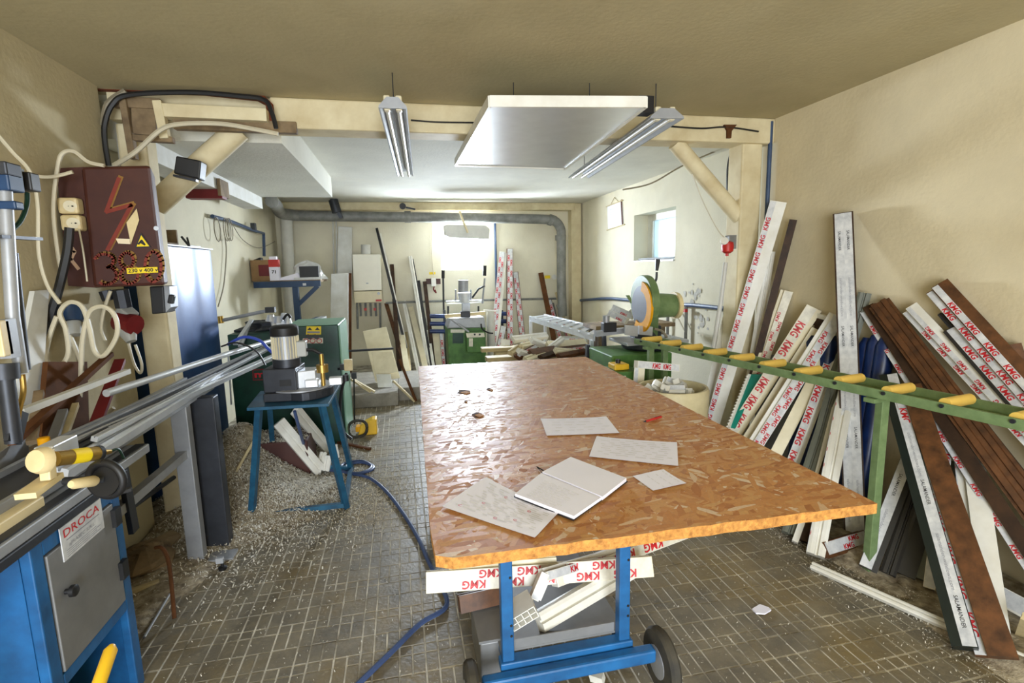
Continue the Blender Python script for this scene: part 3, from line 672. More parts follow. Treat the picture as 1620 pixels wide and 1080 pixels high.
# ------------------------------------------------------------------ papers on the table
def sheet(name, label, cs, m='paper', curl=.004, z=ZT+.0022, cat='paper', marks=0, red=()):
    P = [at(x, y, Z=z) for x, y in cs]; n = 8; mb = MB()
    def s(u, v, e=0):
        p = (P[0]*(1-u)+P[1]*u)*(1-v)+(P[3]*(1-u)+P[2]*u)*v
        p.z = z+e+curl*(abs(u-.5)*2)**3*(.5+.5*sin(3*v+1))+curl*.5*max(0, sin(v*5+u*2))*.4; return p
    for k in (0, .0006):
        b = len(mb.v); mb.v += [s(i/n, j/n, k) for j in range(n+1) for i in range(n+1)]
        q = [(b+j*(n+1)+i, b+j*(n+1)+i+1, b+(j+1)*(n+1)+i+1, b+(j+1)*(n+1)+i) for j in range(n) for i in range(n)]
        mb.f += q if k else [tuple(reversed(x)) for x in q]
    o = mk(name, mb, m, label=label, cat=cat, smooth=True, recalc=False)
    if marks:
        pm = MB(); random.seed(len(label))
        for r in range(marks):
            v = .1+.8*r/marks; u = random.uniform(.06, .2)
            while u < .9:
                l = random.uniform(.04, .16); e = min(u+l, .94); pm.quad(s(u, v, .0012), s(e, v, .0012), s(e, v+.022, .0012), s(u, v+.022, .0012)); u = e+random.uniform(.03, .12)
        mk('printing', pm, 'ink_faint', o, recalc=False)
    for u, v in red:
        pm = MB(); c = [s(u+.02*cos(a), v+.02*sin(a), .0014) for a in [.6+k*.5 for k in range(10)]]; pm.ribbon(c, .0022, ZUP); mk('red_mark', pm, 'ink_red', o, recalc=False)
    return o
sheet('paper_sheet', 'blank white paper sheet lying farthest on the table', ((855, 663), (959, 660), (980, 685), (865, 689)), marks=5)
sheet('paper_sheet', 'printed drawing sheet on the table right of the notebook', ((944, 691), (1071, 701), (1073, 737), (932, 722)), marks=9)
sheet('paper_note', 'small square note on the right of the table', ((1050, 743), (1086, 765), (1033, 776), (1001, 753)), marks=3, curl=.002)
sheet('paper_sheet', 'large drawing sheet with red marks under the notebook corner', ((770, 757), (886, 812), (846, 851), (699, 801)), 'paper', .006, marks=14, red=((.14, .85), (.3, .6), (.42, .25), (.72, .72), (.75, .35), (.55, .85)))
nb = thing('notebook', 'open lined notebook with handwriting on the table', 'notebook', at(900, 780, Z=ZT))
def leaf(cs, z0, th):
    return MB().hexa([at(x, y, Z=z0) for x, y in cs]+[at(x, y, Z=z0)+V((0, 0, th)) for x, y in cs])
lc = [(856, 752), (951, 791), (908, 821), (815, 785)]; rc_ = [(903, 727), (991, 761), (953, 791), (858, 751)]
pl = mk('left_page_block', leaf(lc, ZT+.009, .009), 'paper', nb); pr = mk('right_page_block', leaf(rc_, ZT+.009, .011), 'paper', nb)
mk('cover', leaf([(903, 726), (993, 762), (907, 824), (813, 786)], ZT+.0055, .003), 'black', nb)
mb = MB()
for r in range(9):
    f = .12+r*.085; a = at(856+(815-856)*f, 752+(785-752)*f, Z=ZT+.0186); b = at(951+(908-951)*f, 791+(821-791)*f, Z=ZT+.0186); u = .12
    while u < .62:
        l = random.uniform(.05, .12); mb.bar(a.lerp(b, u), a.lerp(b, u+l), .0022, .0004); u += l+.03
mk('handwriting', mb, 'ink_faint', pl)
mk('elastic_band', MB().tube(px_path([(868, 749), (849, 738), (858, 748), (870, 740)], Z=ZT+.006), .0022, 5), 'black', nb)
pe = thing('pen', 'red ballpoint pen on the table', 'pen', at(1032, 662, Z=ZT))
a, b = at(1018, 667, Z=ZT+.006), at(1046, 659, Z=ZT+.006)
mk('barrel', MB().tube([a.lerp(b, .12), b], .005, 8), 'red', pe, smooth=True); mk('tip', MB().tube([a, a.lerp(b, .12)], [.001, .0045], 8), 'metal_dark', pe, smooth=True)
mk('clip', MB().bar(a.lerp(b, .6)+V((0, 0, .006)), b+V((0, 0, .006)), .003, .001), 'red_dark', pe)
mb = MB(); random.seed(3)
for _ in range(330):
    p = tp(random.uniform(.03, 1.22), random.uniform(.03, 2.45), ZT+.0008); s = random.uniform(.0012, .0045); a = random.uniform(0, 6)
    d = V((cos(a), sin(a), 0)); k = V((-d.y, d.x, 0)); mb.poly([p-d*s, p+k*s*.6, p+d*s*random.uniform(.5, 1.3)+ZUP*.0015, p-k*s*.6])
mk('chip_crumbs', mb, 'shaving', label='white plastic crumbs scattered over the table top', cat='crumbs', kind='stuff', recalc=False)

# ================================================================== ROLLER CONVEYOR (right)
ZC = .96
n0, n1 = at(1004, 535, Z=ZC), at(1620, 664, Z=ZC); f1 = at(1620, 645, Z=ZC); f0 = at(1260, 577, Z=ZC)
cax = (n1-n0).normalized(); csd = V((-cax.y, cax.x, 0)); csd = csd if csd.x > 0 else -csd
cw = min((f1-n1).dot(csd), .27); clen = (n1-n0).length+.55
cv = thing('roller_conveyor', 'green roller conveyor with yellow rollers running past the leaning profiles', 'conveyor', (n0.x+csd.x*cw/2, n0.y, 0))
def cp(l, s, z): p = n0+cax*l+csd*s; return V((p.x, p.y, z))
for s in (0, cw):
    rl = mk('rail', MB().bar(cp(0, s, ZC-.022), cp(clen, s, ZC-.022), .012, .044), 'green_rail', cv, bevel=.002)
    mk('flange', MB().bar(cp(0, s+(.012 if s == 0 else -.012), ZC-.042), cp(clen, s+(.012 if s == 0 else -.012), ZC-.042), .03, .004), 'green_rail', rl)
nr = 13
for k in range(nr):
    l = .1+k*(clen-.2)/(nr-1)
    ro = mk('roller', MB().tube([cp(l, .012, ZC-.004), cp(l, cw-.012, ZC-.004)], .024, 14), 'yellow_roller', cv, smooth=True)
    mk('axle', MB().tube([cp(l, -.014, ZC-.012), cp(l, .02, ZC-.012)], .009, 8), 'metal_dark', ro, smooth=True)
lg = at(1372, 632, Z=ZC-.05); ll = (lg-n0).dot(cax)
for l in (.18, ll):
    for s in ((.03, cw-.03) if l < .5 else (.07,)):
        p = cp(l, s, 0); mk('leg', MB().bb(p.x-.022, p.x+.022, p.y-.02, p.y+.02, .0, ZC-.05), 'green_rail', cv, bevel=.003)
    mk('crosspiece', MB().bar(cp(l, -.03, ZC-.055), cp(l, cw+.03, ZC-.055), .05, .02), 'green_rail', cv)

# ================================================================== MITRE SAW (right rear)
YS = 4.3
def sp_(x, y, Y=YS): return at(x, y, Y=Y)
ms = thing('mitre_saw', 'green mitre saw with yellow blade guard on a green steel base', 'saw', (2.0, 4.3, 0))
b0, b1 = sp_(948, 600, 4.15), sp_(1035, 560, 4.15)
mk('base_cabinet', MB().bb(1.72, 2.28, 4.0, 4.55, 0, .80), 'green_machine', ms, bevel=.01)
cb = sp_(968, 586, 3.95)
cbx = mk('control_box', MB().bb(cb.x-.13, cb.x+.16, 3.72, 4.0, .56, .72), 'green_machine', ms, bevel=.008)
mk('control_plate', MB().bb(cb.x-.09, cb.x+.02, 3.716, 3.72, .64, .69), 'film_warm', cbx)
mk('stop_button_housing', MB().bb(cb.x-.05, cb.x+.08, 3.78, 3.92, .722, .77), 'yellow', cbx, bevel=.01)
mk('stop_button', MB().tube([(cb.x+.01, 3.85, .77), (cb.x+.01, 3.85, .8)], .02, 10), 'black', cbx)
for x0, x1, y0_, y1_ in ((989, 1010, 514, 531), (1011, 1033, 515, 530)):
    mk('fence', MB().prism(px_path([(x0, y0_), (x1, y0_+2), (x1-1, y1_+1), (x0, y1_-1)], Y=4.22), (0, .02, 0)), 'metal_alu', ms)
mk('saw_table', MB().bb(1.9, 2.5, 4.1, 4.5, .86, .89), 'metal_dull', ms, bevel=.006)
mk('turntable', MB().lathe((2.2, 4.3, .80), [(.22, 0), (.24, .02), (.24, .06)], 24), 'metal_dark', ms, smooth=True)
# blade housing: thick disc seen nearly edge-on
hc = sp_(1014, 480); hr = .235
hax = V((-1, .02, 0)).normalized()
hout = []
hup = V((0, 0, 1)); hsd = V((hax.y, -hax.x, 0))
for k in range(29):
    a = radians(-35+k*250/28); hout.append(hc+hsd*(hr*cos(a))*1.0+hup*(hr*sin(a)*1.0+.02))
hout += [hc-hsd*.16-hup*.12, hc-hsd*.02-hup*.05, hc+hsd*.12-hup*.15]
mk('blade_housing', MB().prism(hout, -hax*.07), 'green_saw', ms, bevel=.006)
gd = [hc+hax*.014+hsd*(r*cos(a))+hup*(r*sin(a)-.03) for r, aa in ((hr*.99, range(0, 25)), (hr*.62, range(24, -1, -1))) for a in [radians(100+q*200/24) for q in aa]]
mk('blade_guard', MB().prism(gd, -hax*.022), 'orange_guard', ms)
mk('saw_blade', MB().lathe(hc-hup*.03+hax*.002, [(.19, 0), (.19, .003)], 40, hax), 'metal_dark', ms)
mot = sp_(1030, 488, 4.33)
mk('motor', MB().tube([hc-hax*.05-hup*.02, hc-hax*.32-hup*.03], [.12, .105], 20), 'green_saw', ms, smooth=True)
mk('motor_cover', MB().tube([hc-hax*.32-hup*.03, hc-hax*.36-hup*.03], [.125, .12], 20), 'cream_plastic', ms, smooth=True)
mk('pivot_arm', MB().bar(hc-hax*.12-hup*.02, V((hc.x+.18, 4.42, .86)), .1, .12), 'green_saw', ms, bevel=.015)
mk('pivot_block', MB().box((hc.x+.1, 4.4, .93), (.26, .14, .14)), 'metal_dark', ms, bevel=.015)
hd = mk('handle', MB().tube(smoothpath(px_path([(1028, 462), (1033, 450), (1038, 442), (1039, 430)], Y=4.28), 4), .011, 8), 'black', ms, smooth=True)
mk('grip', MB().tube(px_path([(1039, 428), (1041, 410)], Y=4.28), [.014, .022], 10), 'black', hd, smooth=True)
mk('side_handle', MB().tube(px_path([(1039, 471), (1053, 471)], Y=4.25), .016, 8), 'black', ms, smooth=True)
mk('guard_lever', MB().prism(px_path([(991, 467), (996, 467), (999, 473), (999, 480), (994, 472)], Y=4.25), (0, .02, 0)), 'green_saw', ms)
cable('motor_cable', px_path([(1035, 520), (1048, 524), (1056, 536)], Y=4.3), .012, 'cable_grey', None, None, parent=ms)
for x, y in ((962, 505), (950, 514)): pass
# stop and clamp beside the fence
sg = thing('length_stop', 'small black and steel length stop between table and mitre saw', 'clamp', at(965, 517, Y=4.5))
mk('block', MB().box(at(963, 517, Y=4.5), (.13, .08, .09)), 'black', sg, bevel=.006); mk('post', MB().tube([at(959, 512, Y=4.5), at(959, 499, Y=4.5)], .032, 12), 'metal_dull', sg, smooth=True)
mk('slide', MB().bar(at(942, 528, Y=4.5), at(990, 522, Y=4.5), .06, .05), 'metal_dull', sg)
# bracket legs between saw and aluminium table
for (x0, y0_, x1, y1_, lab) in ((930, 545, 925, 566, 'near'), (955, 525, 962, 552, 'far')):
    a, b = at(x0, y0_, Y=4.6), at(x1, y1_, Y=4.6); mk('steel_support', MB().bar(a, (b.x, b.y, 0), .05, .03), 'metal_dark', label='dark flat steel support at the %s side of the saw table' % lab, cat='support')

# aluminium roller table behind the saw
ZA = .90
A, B, C_, D = [at(x, y, Z=ZA) for x, y in ((838, 500), (861, 497), (955, 519), (940, 529))]
al = thing('roller_table', 'aluminium feed table with cross bars behind the work table', 'feed table', ((A.x+C_.x)/2, (A.y+C_.y)/2, 0))
for p, q in ((A, D), (B, C_)): mk('side_rail', MB().bar(p-ZUP*.03, q-ZUP*.03, .02, .07), 'metal_alu', al)
for k in range(9):
    f = .04+k*.115; mk('cross_bar', MB().bar(A.lerp(D, f)-ZUP*.01, B.lerp(C_, f)-ZUP*.01, .08, .012), 'metal_sheet' if k % 2 else 'metal_alu', al)
for p in (A.lerp(D, .02), B.lerp(C_, .02), D.lerp(A, .03), C_.lerp(B, .03)): mk('leg', MB().bb(p.x-.018, p.x+.018, p.y-.018, p.y+.018, 0, ZA-.06), 'metal_alu', al)
# KMG offcuts stacked beyond the saw
for i, (a, b) in enumerate((((968, 486), (1000, 500)), ((962, 494), (990, 507)), ((985, 508), (1000, 494)))):
    P, Q = at(*a, Y=5.2), at(*b, Y=5.0); profile('pvc_profile', ('upper', 'lower', 'cross-lying')[i]+' lettered white profile heaped beyond the mitre saw', P, Q, .07, .05, 'pvc_white', 'flat', [(-.45, .45, 0, 'film', [['KMG'], ['KMG']], .12)], keep=False, group='profiles beyond the saw')
mk('offcut_trestle', MB().bb(1.95, 2.85, 4.95, 5.35, .9, .94).bb(2.0, 2.06, 5.0, 5.3, 0, .9).bb(2.7, 2.76, 5.0, 5.3, 0, .9), 'timber_raw', label='rough wooden trestle carrying profiles beyond the saw', cat='trestle')

# cream barrel full of offcuts
BX, BY = 1.86, 3.25
br = thing('waste_barrel', 'cream plastic barrel full of profile offcuts beside the table', 'barrel', (BX, BY, 0))
mk('drum', MB().lathe((BX, BY, .0), [(.20, .002), (.215, .02), (.225, .42), (.225, .46), (.245, .49), (.25, .68), (.242, .70), (.225, .70), (.225, .05), (.0, .05)], 32), 'barrel_cream', br, smooth=True)
random.seed(21)
for k in range(16):
    a = random.uniform(0, 6.28); r = random.uniform(.02, .13); c = V((BX+r*cos(a), BY+r*sin(a), .64+.03*random.random()+.012*(k % 5)))
    d = V((random.uniform(-1, 1), random.uniform(-1, 1), random.uniform(-.1, .7))).normalized()
    L = random.uniform(.08, .15)
    profile('profile_offcut', 'short white profile offcut in the cream barrel', c-d*L/2, c+d*L/2, .06, .045, random.choice(['pvc_white', 'pvc_white', 'pvc_grey']), random.choice(['flat', 'groove', 'step']), [(-.45, .15, 0, 'film', [['KMG']], .09)] if k % 2 else (), face=(-.4, -.7, .6), cat='offcut', group='offcuts in the barrel', keep=False)
profile('profile_offcut', 'long white lettered offcut lying across the barrel rim', at(1009, 576, Y=3.15), at(1075, 582, Y=3.2), .05, .045, 'pvc_white', 'flat', [(-.45, .45, 0, 'film', [['KMG']], .09)], cat='offcut', keep=False)
profile('pvc_profile', 'short white profile standing behind the barrel', at(1012, 580, Y=3.55), V((at(1003, 600, Y=3.55).x, 3.55, .01)), .08, .05, 'pvc_cream', 'flat', [(-.45, -.1, 0, 'film', [['KMG']], .1)])

# ================================================================== PROFILES LEANING ON THE RIGHT WALL
W_, Cm = 'pvc_white', 'pvc_cream'
F1 = lambda s0, s1, key='KMG', rep=.19, rows=1, lv=0, fm='film': (s0, s1, lv, fm, [[key]]*rows, rep)
lean('tall white profile with narrow red-lettered film beside the right post', (1235, 323), (1140, 640), 2.74, 2.34, 24, .05, W_, 'flat', [F1(-.48, -.12, 'KMG', .13)], flip=True)
lean('thin bare white profile behind the tallest lettered white one', (1222, 400), (1196, 560), 2.76, 2.55, 13, .04, W_, 'groove')
lean('slim dark brown profile leaning right of the tallest white one', (1257, 350), (1203, 555), 2.76, 2.46, 11, .04, 'foil_darkbrown', 'flat')
lean('narrow white profile leaning at the foot of the right post', (1152, 494), (1116, 650), 2.66, 2.30, 11, .04, W_, 'step')
lean('cream profile with two rows of red lettering left of the teal sheet', (1250, 464), (1196, 620), 2.76, 2.42, 18, .05, Cm, 'stepl', [F1(-.18, .48, 'KMG', .15, 2, fm='film_warm')], flip=True)
lean('cream profile with mitred top and large red KMG lettering', (1294, 494), (1171, 684), 2.76, 2.22, 23, .05, Cm, 'step', [F1(-.48, .18, 'KMG', .15, 1, fm='film_warm')])
lean('cream profile with grey lettered edge between two KMG profiles', (1296, 530), (1190, 697), 2.74, 2.20, 21, .05, Cm, 'step', [F1(.22, .48, 'KMG', .13, 1, -.45)])
lean('white profile with two rows of KMG lettering left of the upright profile', (1330, 507), (1207, 700), 2.76, 2.18, 24, .05, W_, 'stepl', [F1(-.18, .48, 'KMG', .14, 2)])
lean('bare cream profile under the double-lettered KMG profile', (1312, 560), (1230, 720), 2.72, 2.18, 17, .05, Cm, 'flat')
lean('white profile with lilac lettered film under the conveyor', (1322, 560), (1258, 730), 2.74, 2.22, 18, .05, W_, 'step', [F1(-.48, .1, 'KMG', .15)])
lean('olive grey profile standing left of the upright profile', (1332, 570), (1287, 735), 2.74, 2.16, 17, .05, 'pvc_olive', 'groove')
lean('slim white profile just left of the upright profile', (1337, 600), (1300, 745), 2.72, 2.12, 13, .04, W_, 'groove')
lean('sturdy white profile whose foot stands on the floor bar', (1344, 600), (1290, 885), 2.66, 2.05, 22, .05, W_, 'groove', [F1(-.5, -.4, 'KMG', .1, 1, -.1)])
lean('olive grey profile foot showing under the right table corner', (1316, 640), (1243, 868), 2.62, 2.07, 18, .05, 'pvc_olive', 'groove')
lean('thin white profile next to the olive foot under the table corner', (1330, 660), (1256, 868), 2.60, 2.06, 8, .03, W_, 'flat')
lean('dark profile foot beside the sturdy white one under the table corner', (1338, 650), (1268, 870), 2.62, 2.10, 14, .04, 'foil_darkbrown', 'flat')
lean('tall upright profile with printed film standing against the right wall', (1344, 343), (1362, 790), 2.77, 2.50, 27, .055, 'foil_darkbrown', 'flat', [(-.42, .0, 0, 'film', [['SAL', 'URL']], .3), (.0, .42, 0, 'film', [['SAL', 'URL']], .3)])
lean('grey hollow profile end showing right of the upright profile', (1378, 467), (1340, 600), 2.78, 2.52, 18, .05, 'pvc_olive', 'groove')
# right-hand group, leaning along the wall towards the camera
FC = (-.8, -.55, .3)
lean('dark brown profile with narrow KMG film leaning behind the conveyor', (1372, 500), (1606, 862), 2.74, 2.52, 22, .06, 'foil_darkbrown', 'stepl', [F1(-.49, -.21, 'KMG', .14, 1, -.45)])
lean('broad brown wood-grain profile with ridges leaning right of the upright one', (1400, 494), (1600, 760), 2.77, 2.62, 30, .06, 'foil_brown', 'ridge')
lean('dark brown profile behind the broad wood-grain one', (1420, 508), (1570, 700), 2.785, 2.72, 18, .04, 'foil_darkbrown', 'flat')
lean('white ridged profile with upside-down KMG film on the far right', (1445, 502), (1592, 660), 2.76, 2.64, 24, .06, W_, 'stepl', [F1(-.48, -.22, 'KMG', .12, 1, -.45), F1(-.18, .08, 'KMG', .12, 1)], flip=True)
lean('white profile with double KMG lettering and dark edge on the far right', (1507, 535), (1612, 655), 2.74, 2.62, 24, .06, 'pvc_dark', 'flat', [F1(-.3, .48, 'KMG', .12, 2)])
lean('brown profile with double KMG lettering standing highest on the far right', (1492, 470), (1620, 612), 2.77, 2.70, 34, .06, 'foil_brown', 'stepl', [F1(-.18, .08, 'KMG', .13, 1), F1(-.49, -.22, 'KMG', .13, 1, -.45)])
lean('black profile between the two KMG profiles on the far right', (1500, 505), (1618, 640), 2.785, 2.72, 14, .05, 'pvc_dark', 'groove')
lean('brown profile end at the right frame edge', (1612, 552), (1640, 640), 2.77, 2.7, 16, .05, 'foil_brown', 'flat')
# nearest pair standing out into the room
lean('dark green profile with white printed film standing nearest the camera', (1404, 606), (1528, 1056), 2.62, 2.09, 24, .05, 'pvc_darkgreen', 'flat', [(-.08, .46, 0, 'film', [['SAL', 'URL']], .26)])
lean('brown rounded profile with KMG film standing nearest the camera', (1432, 626), (1578, 1072), 2.60, 2.15, 38, .045, 'foil_brown', 'stepl', [F1(-.49, -.21, 'KMG', .14, 1, -.45)])
lean('dark profile with pale printed film leaning to the right behind the floor bar', (1442, 730), (1368, 922), 2.55, 2.20, 24, .05, 'pvc_dark', 'step', [(-.48, .18, 0, 'film', [['SAL', 'URL']], .2)])
lean('black glazing profile leaning beside the pale printed one', (1462, 745), (1398, 935), 2.6, 2.26, 20, .05, 'pvc_dark', 'groove')
lean('second black glazing profile deeper in the stack', (1490, 740), (1430, 930), 2.66, 2.33, 22, .05, 'pvc_dark', 'flat')
lean('slate profile deep in the stack behind the near pair', (1505, 740), (1452, 930), 2.7, 2.37, 18, .05, 'pvc_olive', 'flat')
lean('broad white profile standing behind the brown near one', (1528, 715), (1560, 962), 2.70, 2.30, 36, .05, W_, 'stepl', [F1(-.5, -.46, 'KMG', .1, 1, -.45)])
lean('white profile with bold KMG film glimpsed beside the broad white one', (1500, 690), (1470, 930), 2.68, 2.35, 14, .05, W_, 'flat', [F1(-.45, .45, 'KMG', .14)])
# on the floor
P, Q = at(1283, 895, Z=.03), at(1632, 1050, Z=.03)
profile('pvc_profile', 'long white profile lying on the floor before the stack', P, Q, .035, .03, W_, 'groove', face=(-.6, -.2, .8))
profile('pvc_profile', 'short KMG profile lying on the floor behind the conveyor leg', at(1308, 872, Z=.06), at(1372, 852, Z=.06), .08, .05, 'foil_brown', 'flat', [F1(-.3, .45, 'KMG', .12, 2)], face=(-.3, -.8, .5))
profile('pvc_profile', 'KMG profile lying on the floor at the right frame edge', at(1572, 938, Z=.06), at(1640, 975, Z=.06), .08, .05, W_, 'flat', [F1(-.4, .45, 'KMG', .13)], face=(-.8, -.3, .5))
profile('timber_stick', 'pale timber stick standing at the right frame edge', at(1622, 985, X=2.3), at(1612, 1012, Z=0), .03, .03, 'timber_pale', 'flat', cat='stick')
# teal corrugated sheet with white serrated edge
tl = thing('plastic_sheet', 'teal plastic sheet with a white serrated edge leaning under the conveyor', 'plastic sheet', at(1158, 680, X=2.35))
tq = [at(1187, 592, X=2.5), at(1205, 592, X=2.52), at(1162, 678, X=2.3), at(1154, 676, X=2.28)]
mk('sheet', MB().prism(tq, (.012, .006, 0)), 'teal', tl)
mb = MB(); a, b = tq[0]+V((-.012, 0, .0)), tq[3]+V((-.012, 0, 0))
for k in range(18): p = a.lerp(b, k/18); q = a.lerp(b, (k+1)/18); mb.prism([p, q, p.lerp(q, .5)+V((-.018, 0, -.004))], (0, .01, 0))
mb.bar(a+V((.008, 0, 0)), b+V((.008, 0, 0)), .02, .016); mk('serrated_edge', mb, W_, tl)
# wrapped glossy panel behind the first profiles
gp = [at(1118, 575, X=2.72), at(1262, 600, X=2.76)]
mk('glass_panel', MB().hexa([(2.62, 2.75, .01), (2.64, 2.75, .01), (2.64, 3.4, .01), (2.62, 3.4, .01), (2.74, 2.75, .86), (2.76, 2.75, .86), (2.76, 3.4, .86), (2.74, 3.4, .86)]), 'metal_dull', label='grey reflective panel leaning behind the first profiles', cat='panel')
# blue plastic rolls and a frame behind the stack
for k, x in enumerate((1290, 1304, 1318, 1378, 1392, 1406)):
    p = at(x, 530+(k % 2)*4, X=2.74); mk('plastic_roll', MB().tube([(2.62, p.y, .02), (2.72, p.y, p.z-.05), (2.725, p.y, p.z)], [.05, .05, .03], 12), 'blue_tarp', smooth=True, label='dark blue plastic roll, number %s from the left behind the leaning profiles' % ('one', 'two', 'three', 'four', 'five', 'six')[k], cat='roll', group='blue plastic rolls')
wf = thing('window_frame', 'brown and white window frame corner leaning behind the KMG profiles', 'window frame', at(1305, 520, X=2.77))
mk('frame_bar', MB().bar(at(1282, 495, X=2.77), at(1326, 508, X=2.77), .03, .03), W_, wf); mk('frame_bar', MB().bar(at(1282, 505, X=2.765), at(1326, 520, X=2.765), .03, .05), 'foil_darkbrown', wf)
mk('frame_bar', MB().bar(at(1296, 515, X=2.765), (2.6, at(1296, 515, X=2.765).y, .02), .05, .03, V((1, 0, 0))), 'foil_darkbrown', wf)

# ================================================================== BACK WALL
bl = thing('boiler', 'white wall-hung gas boiler on the back wall', 'boiler', at(582, 478, Y=8.4))
q = px_path([(557, 402), (602, 402), (605, 478), (560.5, 479)], Y=8.38)
mk('casing', MB().prism([q[0], q[1], at(604, 459, Y=8.38), at(559.5, 460, Y=8.38)], (0, .3, 0)), 'boiler_white', bl, bevel=.01)
mk('control_panel', MB().prism([at(559.5, 461, Y=8.37), at(604, 460, Y=8.37), q[2], q[3]], (0, .31, 0)), 'boiler_beige', bl, bevel=.008)
mk('flue', MB().tube([at(579, 402, Y=8.52), at(579, 387, Y=8.52)], .075, 16), 'pipe_white', bl, smooth=True)
mk('brand_plate', MB().box(at(599, 475, Y=8.368), (.09, .004, .03)), 'red', bl); mk('gauge', MB().tube([at(599, 464, Y=8.37), at(599, 464, Y=8.355)], .022, 12), 'metal_dull', bl)
mk('badge', MB().box(at(581, 448, Y=8.376), (.035, .004, .015)), 'metal_dull', bl)
for x in (565, 570, 578, 586, 594, 601): mk('pipe', MB().tube([at(x, 479, Y=8.5), at(x+1, 520 if x % 2 else 500, Y=8.5)], .017, 8), 'pipe_grey', bl, smooth=True)
for x in (578, 593): mk('valve', MB().box(at(x, 489, Y=8.46), (.04, .04, .04)), 'red', bl)
def panel(name, label, pts, Y0, Y1, th, m, cat='board'):
    """flat board given by four photo corners (top pair at depth Y1, bottom pair at Y0)"""
    P = [at(*pts[0], Y=Y1), at(*pts[1], Y=Y1), at(*pts[2], Y=Y0), at(*pts[3], Y=Y0)]
    return mk(name, MB().prism(P, (0, th, 0)), m, label=label, cat=cat, bevel=.003)
bz = at(545, 470, Y=8.6)
panel('board', 'tall grey board leaning on the back wall left of the boiler', [(535, 358), (557, 359), (557, 470), (533, 470)], 8.5, 8.62, .025, 'white_board')
panel('board', 'lower grey board standing before the tall one left of the boiler', [(524, 433), (551, 432), (551, 596), (521, 596)], 7.15, 7.5, .03, 'white_board')
mk('dark_board', MB().prism(px_path([(551, 432), (556, 432), (556, 594), (551, 594)], Y=7.55), (0, .03, 0)), 'timber_brown', label='dark board edge behind the lower grey board', cat='board')
panel('board', 'cream square board leaning before the boiler pipes', [(574, 524), (611, 517), (633, 598), (594, 604)], 6.55, 6.95, .02, 'pvc_cream')
panel('board', 'second cream board below the square one', [(588, 556), (620, 555), (630, 588), (594, 594)], 6.5, 6.62, .018, 'pvc_cream')
panel('board', 'small bluish white panel on the plinth', [(595, 592), (618, 592), (621, 612), (598, 613)], 6.2, 6.4, .02, 'white_board')
mk('steel_rod', MB().tube([at(535, 556, Y=6.2), at(622, 551, Y=6.5)], .014, 8), 'metal_dark', label='dark steel rod jutting left across the cream board', cat='rod', smooth=True)
# profiles leaning on the back wall: top, mid, width px, material
def leanb(label, top, mid, wpx, m, sec='flat', films=(), yt=8.66, yf=8.0, **k):
    return lean(label, top, mid, 0, 0, wpx, .05, m, sec, films, ytop=yt, yf=yf, **k)
leanb('long dark strip rising highest on the back wall beside the boiler', (596, 363), (632, 510), 4, 'pvc_dark')
leanb('long white strip beside the highest dark strip', (600, 372), (630, 500), 6, W_, 'groove')
leanb('dark brown bar leaning right of the boiler', (620, 421), (632, 590), 6, 'foil_darkbrown', yf=7.7)
leanb('brown bar crossing low beside the boiler', (611, 484), (634, 560), 6, 'foil_brown', yf=7.5)
leanb('white profile left of the socket with bright edge', (649, 408), (674, 560), 6, W_, 'groove', yf=7.8)
leanb('thin black profile left of the socket', (652, 412), (672, 520), 4, 'pvc_dark', yf=7.9)
leanb('dark grey profile below the socket', (661, 447), (680, 590), 7, 'pvc_dark', yf=7.8)
leanb('dark brown profile under the left brown plate', (672, 448), (684, 560), 6, 'foil_darkbrown', yf=7.9)
leanb('cream profile in the middle of the leaning bundle', (650, 490), (672, 580), 8, Cm, yf=7.6)
leanb('white profile low in the leaning bundle', (639, 480), (662, 590), 6, W_, 'groove', yf=7.6)
leanb('broad cream strip low left in the bundle', (630, 500), (646, 600), 8, Cm, yf=7.3)
leanb('narrow cream strip next to the broad one', (641, 530), (648, 610), 8, 'timber_pale', yf=7.2)
leanb('thin white strip before the green router', (674, 504), (687, 590), 4, W_, yf=7.6)
leanb('cream board stub beside the green router', (690, 528), (693, 575), 12, Cm, yf=7.9, yt=8.3)
leanb('short olive strip behind the cream board stub', (664, 470), (678, 540), 5, 'pvc_olive', yf=8.1)
leanb('lettered strip half hidden left of the green router', (698, 530), (702, 575), 6, 'foil_brown', 'flat', [F1(-.4, .4, 'KMG', .16)], yf=7.9, yt=8.2)
leanb('tall lettered white profile right of the green router', (796, 402), (781, 560), 12, W_, 'step', [F1(-.48, .18, 'KMG', .2, 2)], yf=7.5)
leanb('tallest lettered brown profile right of the green router', (806, 396), (806, 540), 10, 'foil_brown', 'flat', [F1(-.35, .45, 'KMG', .2, 2)], yf=7.8)
leanb('lettered brown profile third from the router', (815, 433), (825, 525), 9, 'foil_brown', 'flat', [F1(-.4, .4, 'KMG', .2, 2)], yf=7.9)
leanb('short lettered profile at the foot of the tall pair', (797, 520), (788, 565), 10, 'foil_brown', 'flat', [F1(-.4, .4, 'KMG', .2, 2)], yf=7.0, yt=7.4)
leanb('white pointed strip leaning before the tall pair', (800, 540), (797, 575), 14, W_, yf=6.4, yt=6.6)
leanb('brown plank leaning under the yellow sticker', (855, 434), (868, 500), 8, 'timber_brown', yf=8.1)
leanb('lettered brown strip right of the brown plank', (868, 475), (875, 500), 7, 'foil_brown', 'flat', [F1(-.4, .4, 'KMG', .13, 1)], yf=8.2)
leanb('pale wooden strip leaning in the right corner', (879, 465), (890, 500), 4, 'timber_pale', yf=8.1)
leanb('short dark strip in the right corner by the pipe', (873, 482), (878, 505), 6, 'pvc_olive', yf=8.2)
leanb('pinkish strip right of the pale wooden one', (882, 484), (888, 505), 5, 'foil_brown', 'flat', [F1(-.4, .4, 'KMG', .13, 1)], yf=8.3)
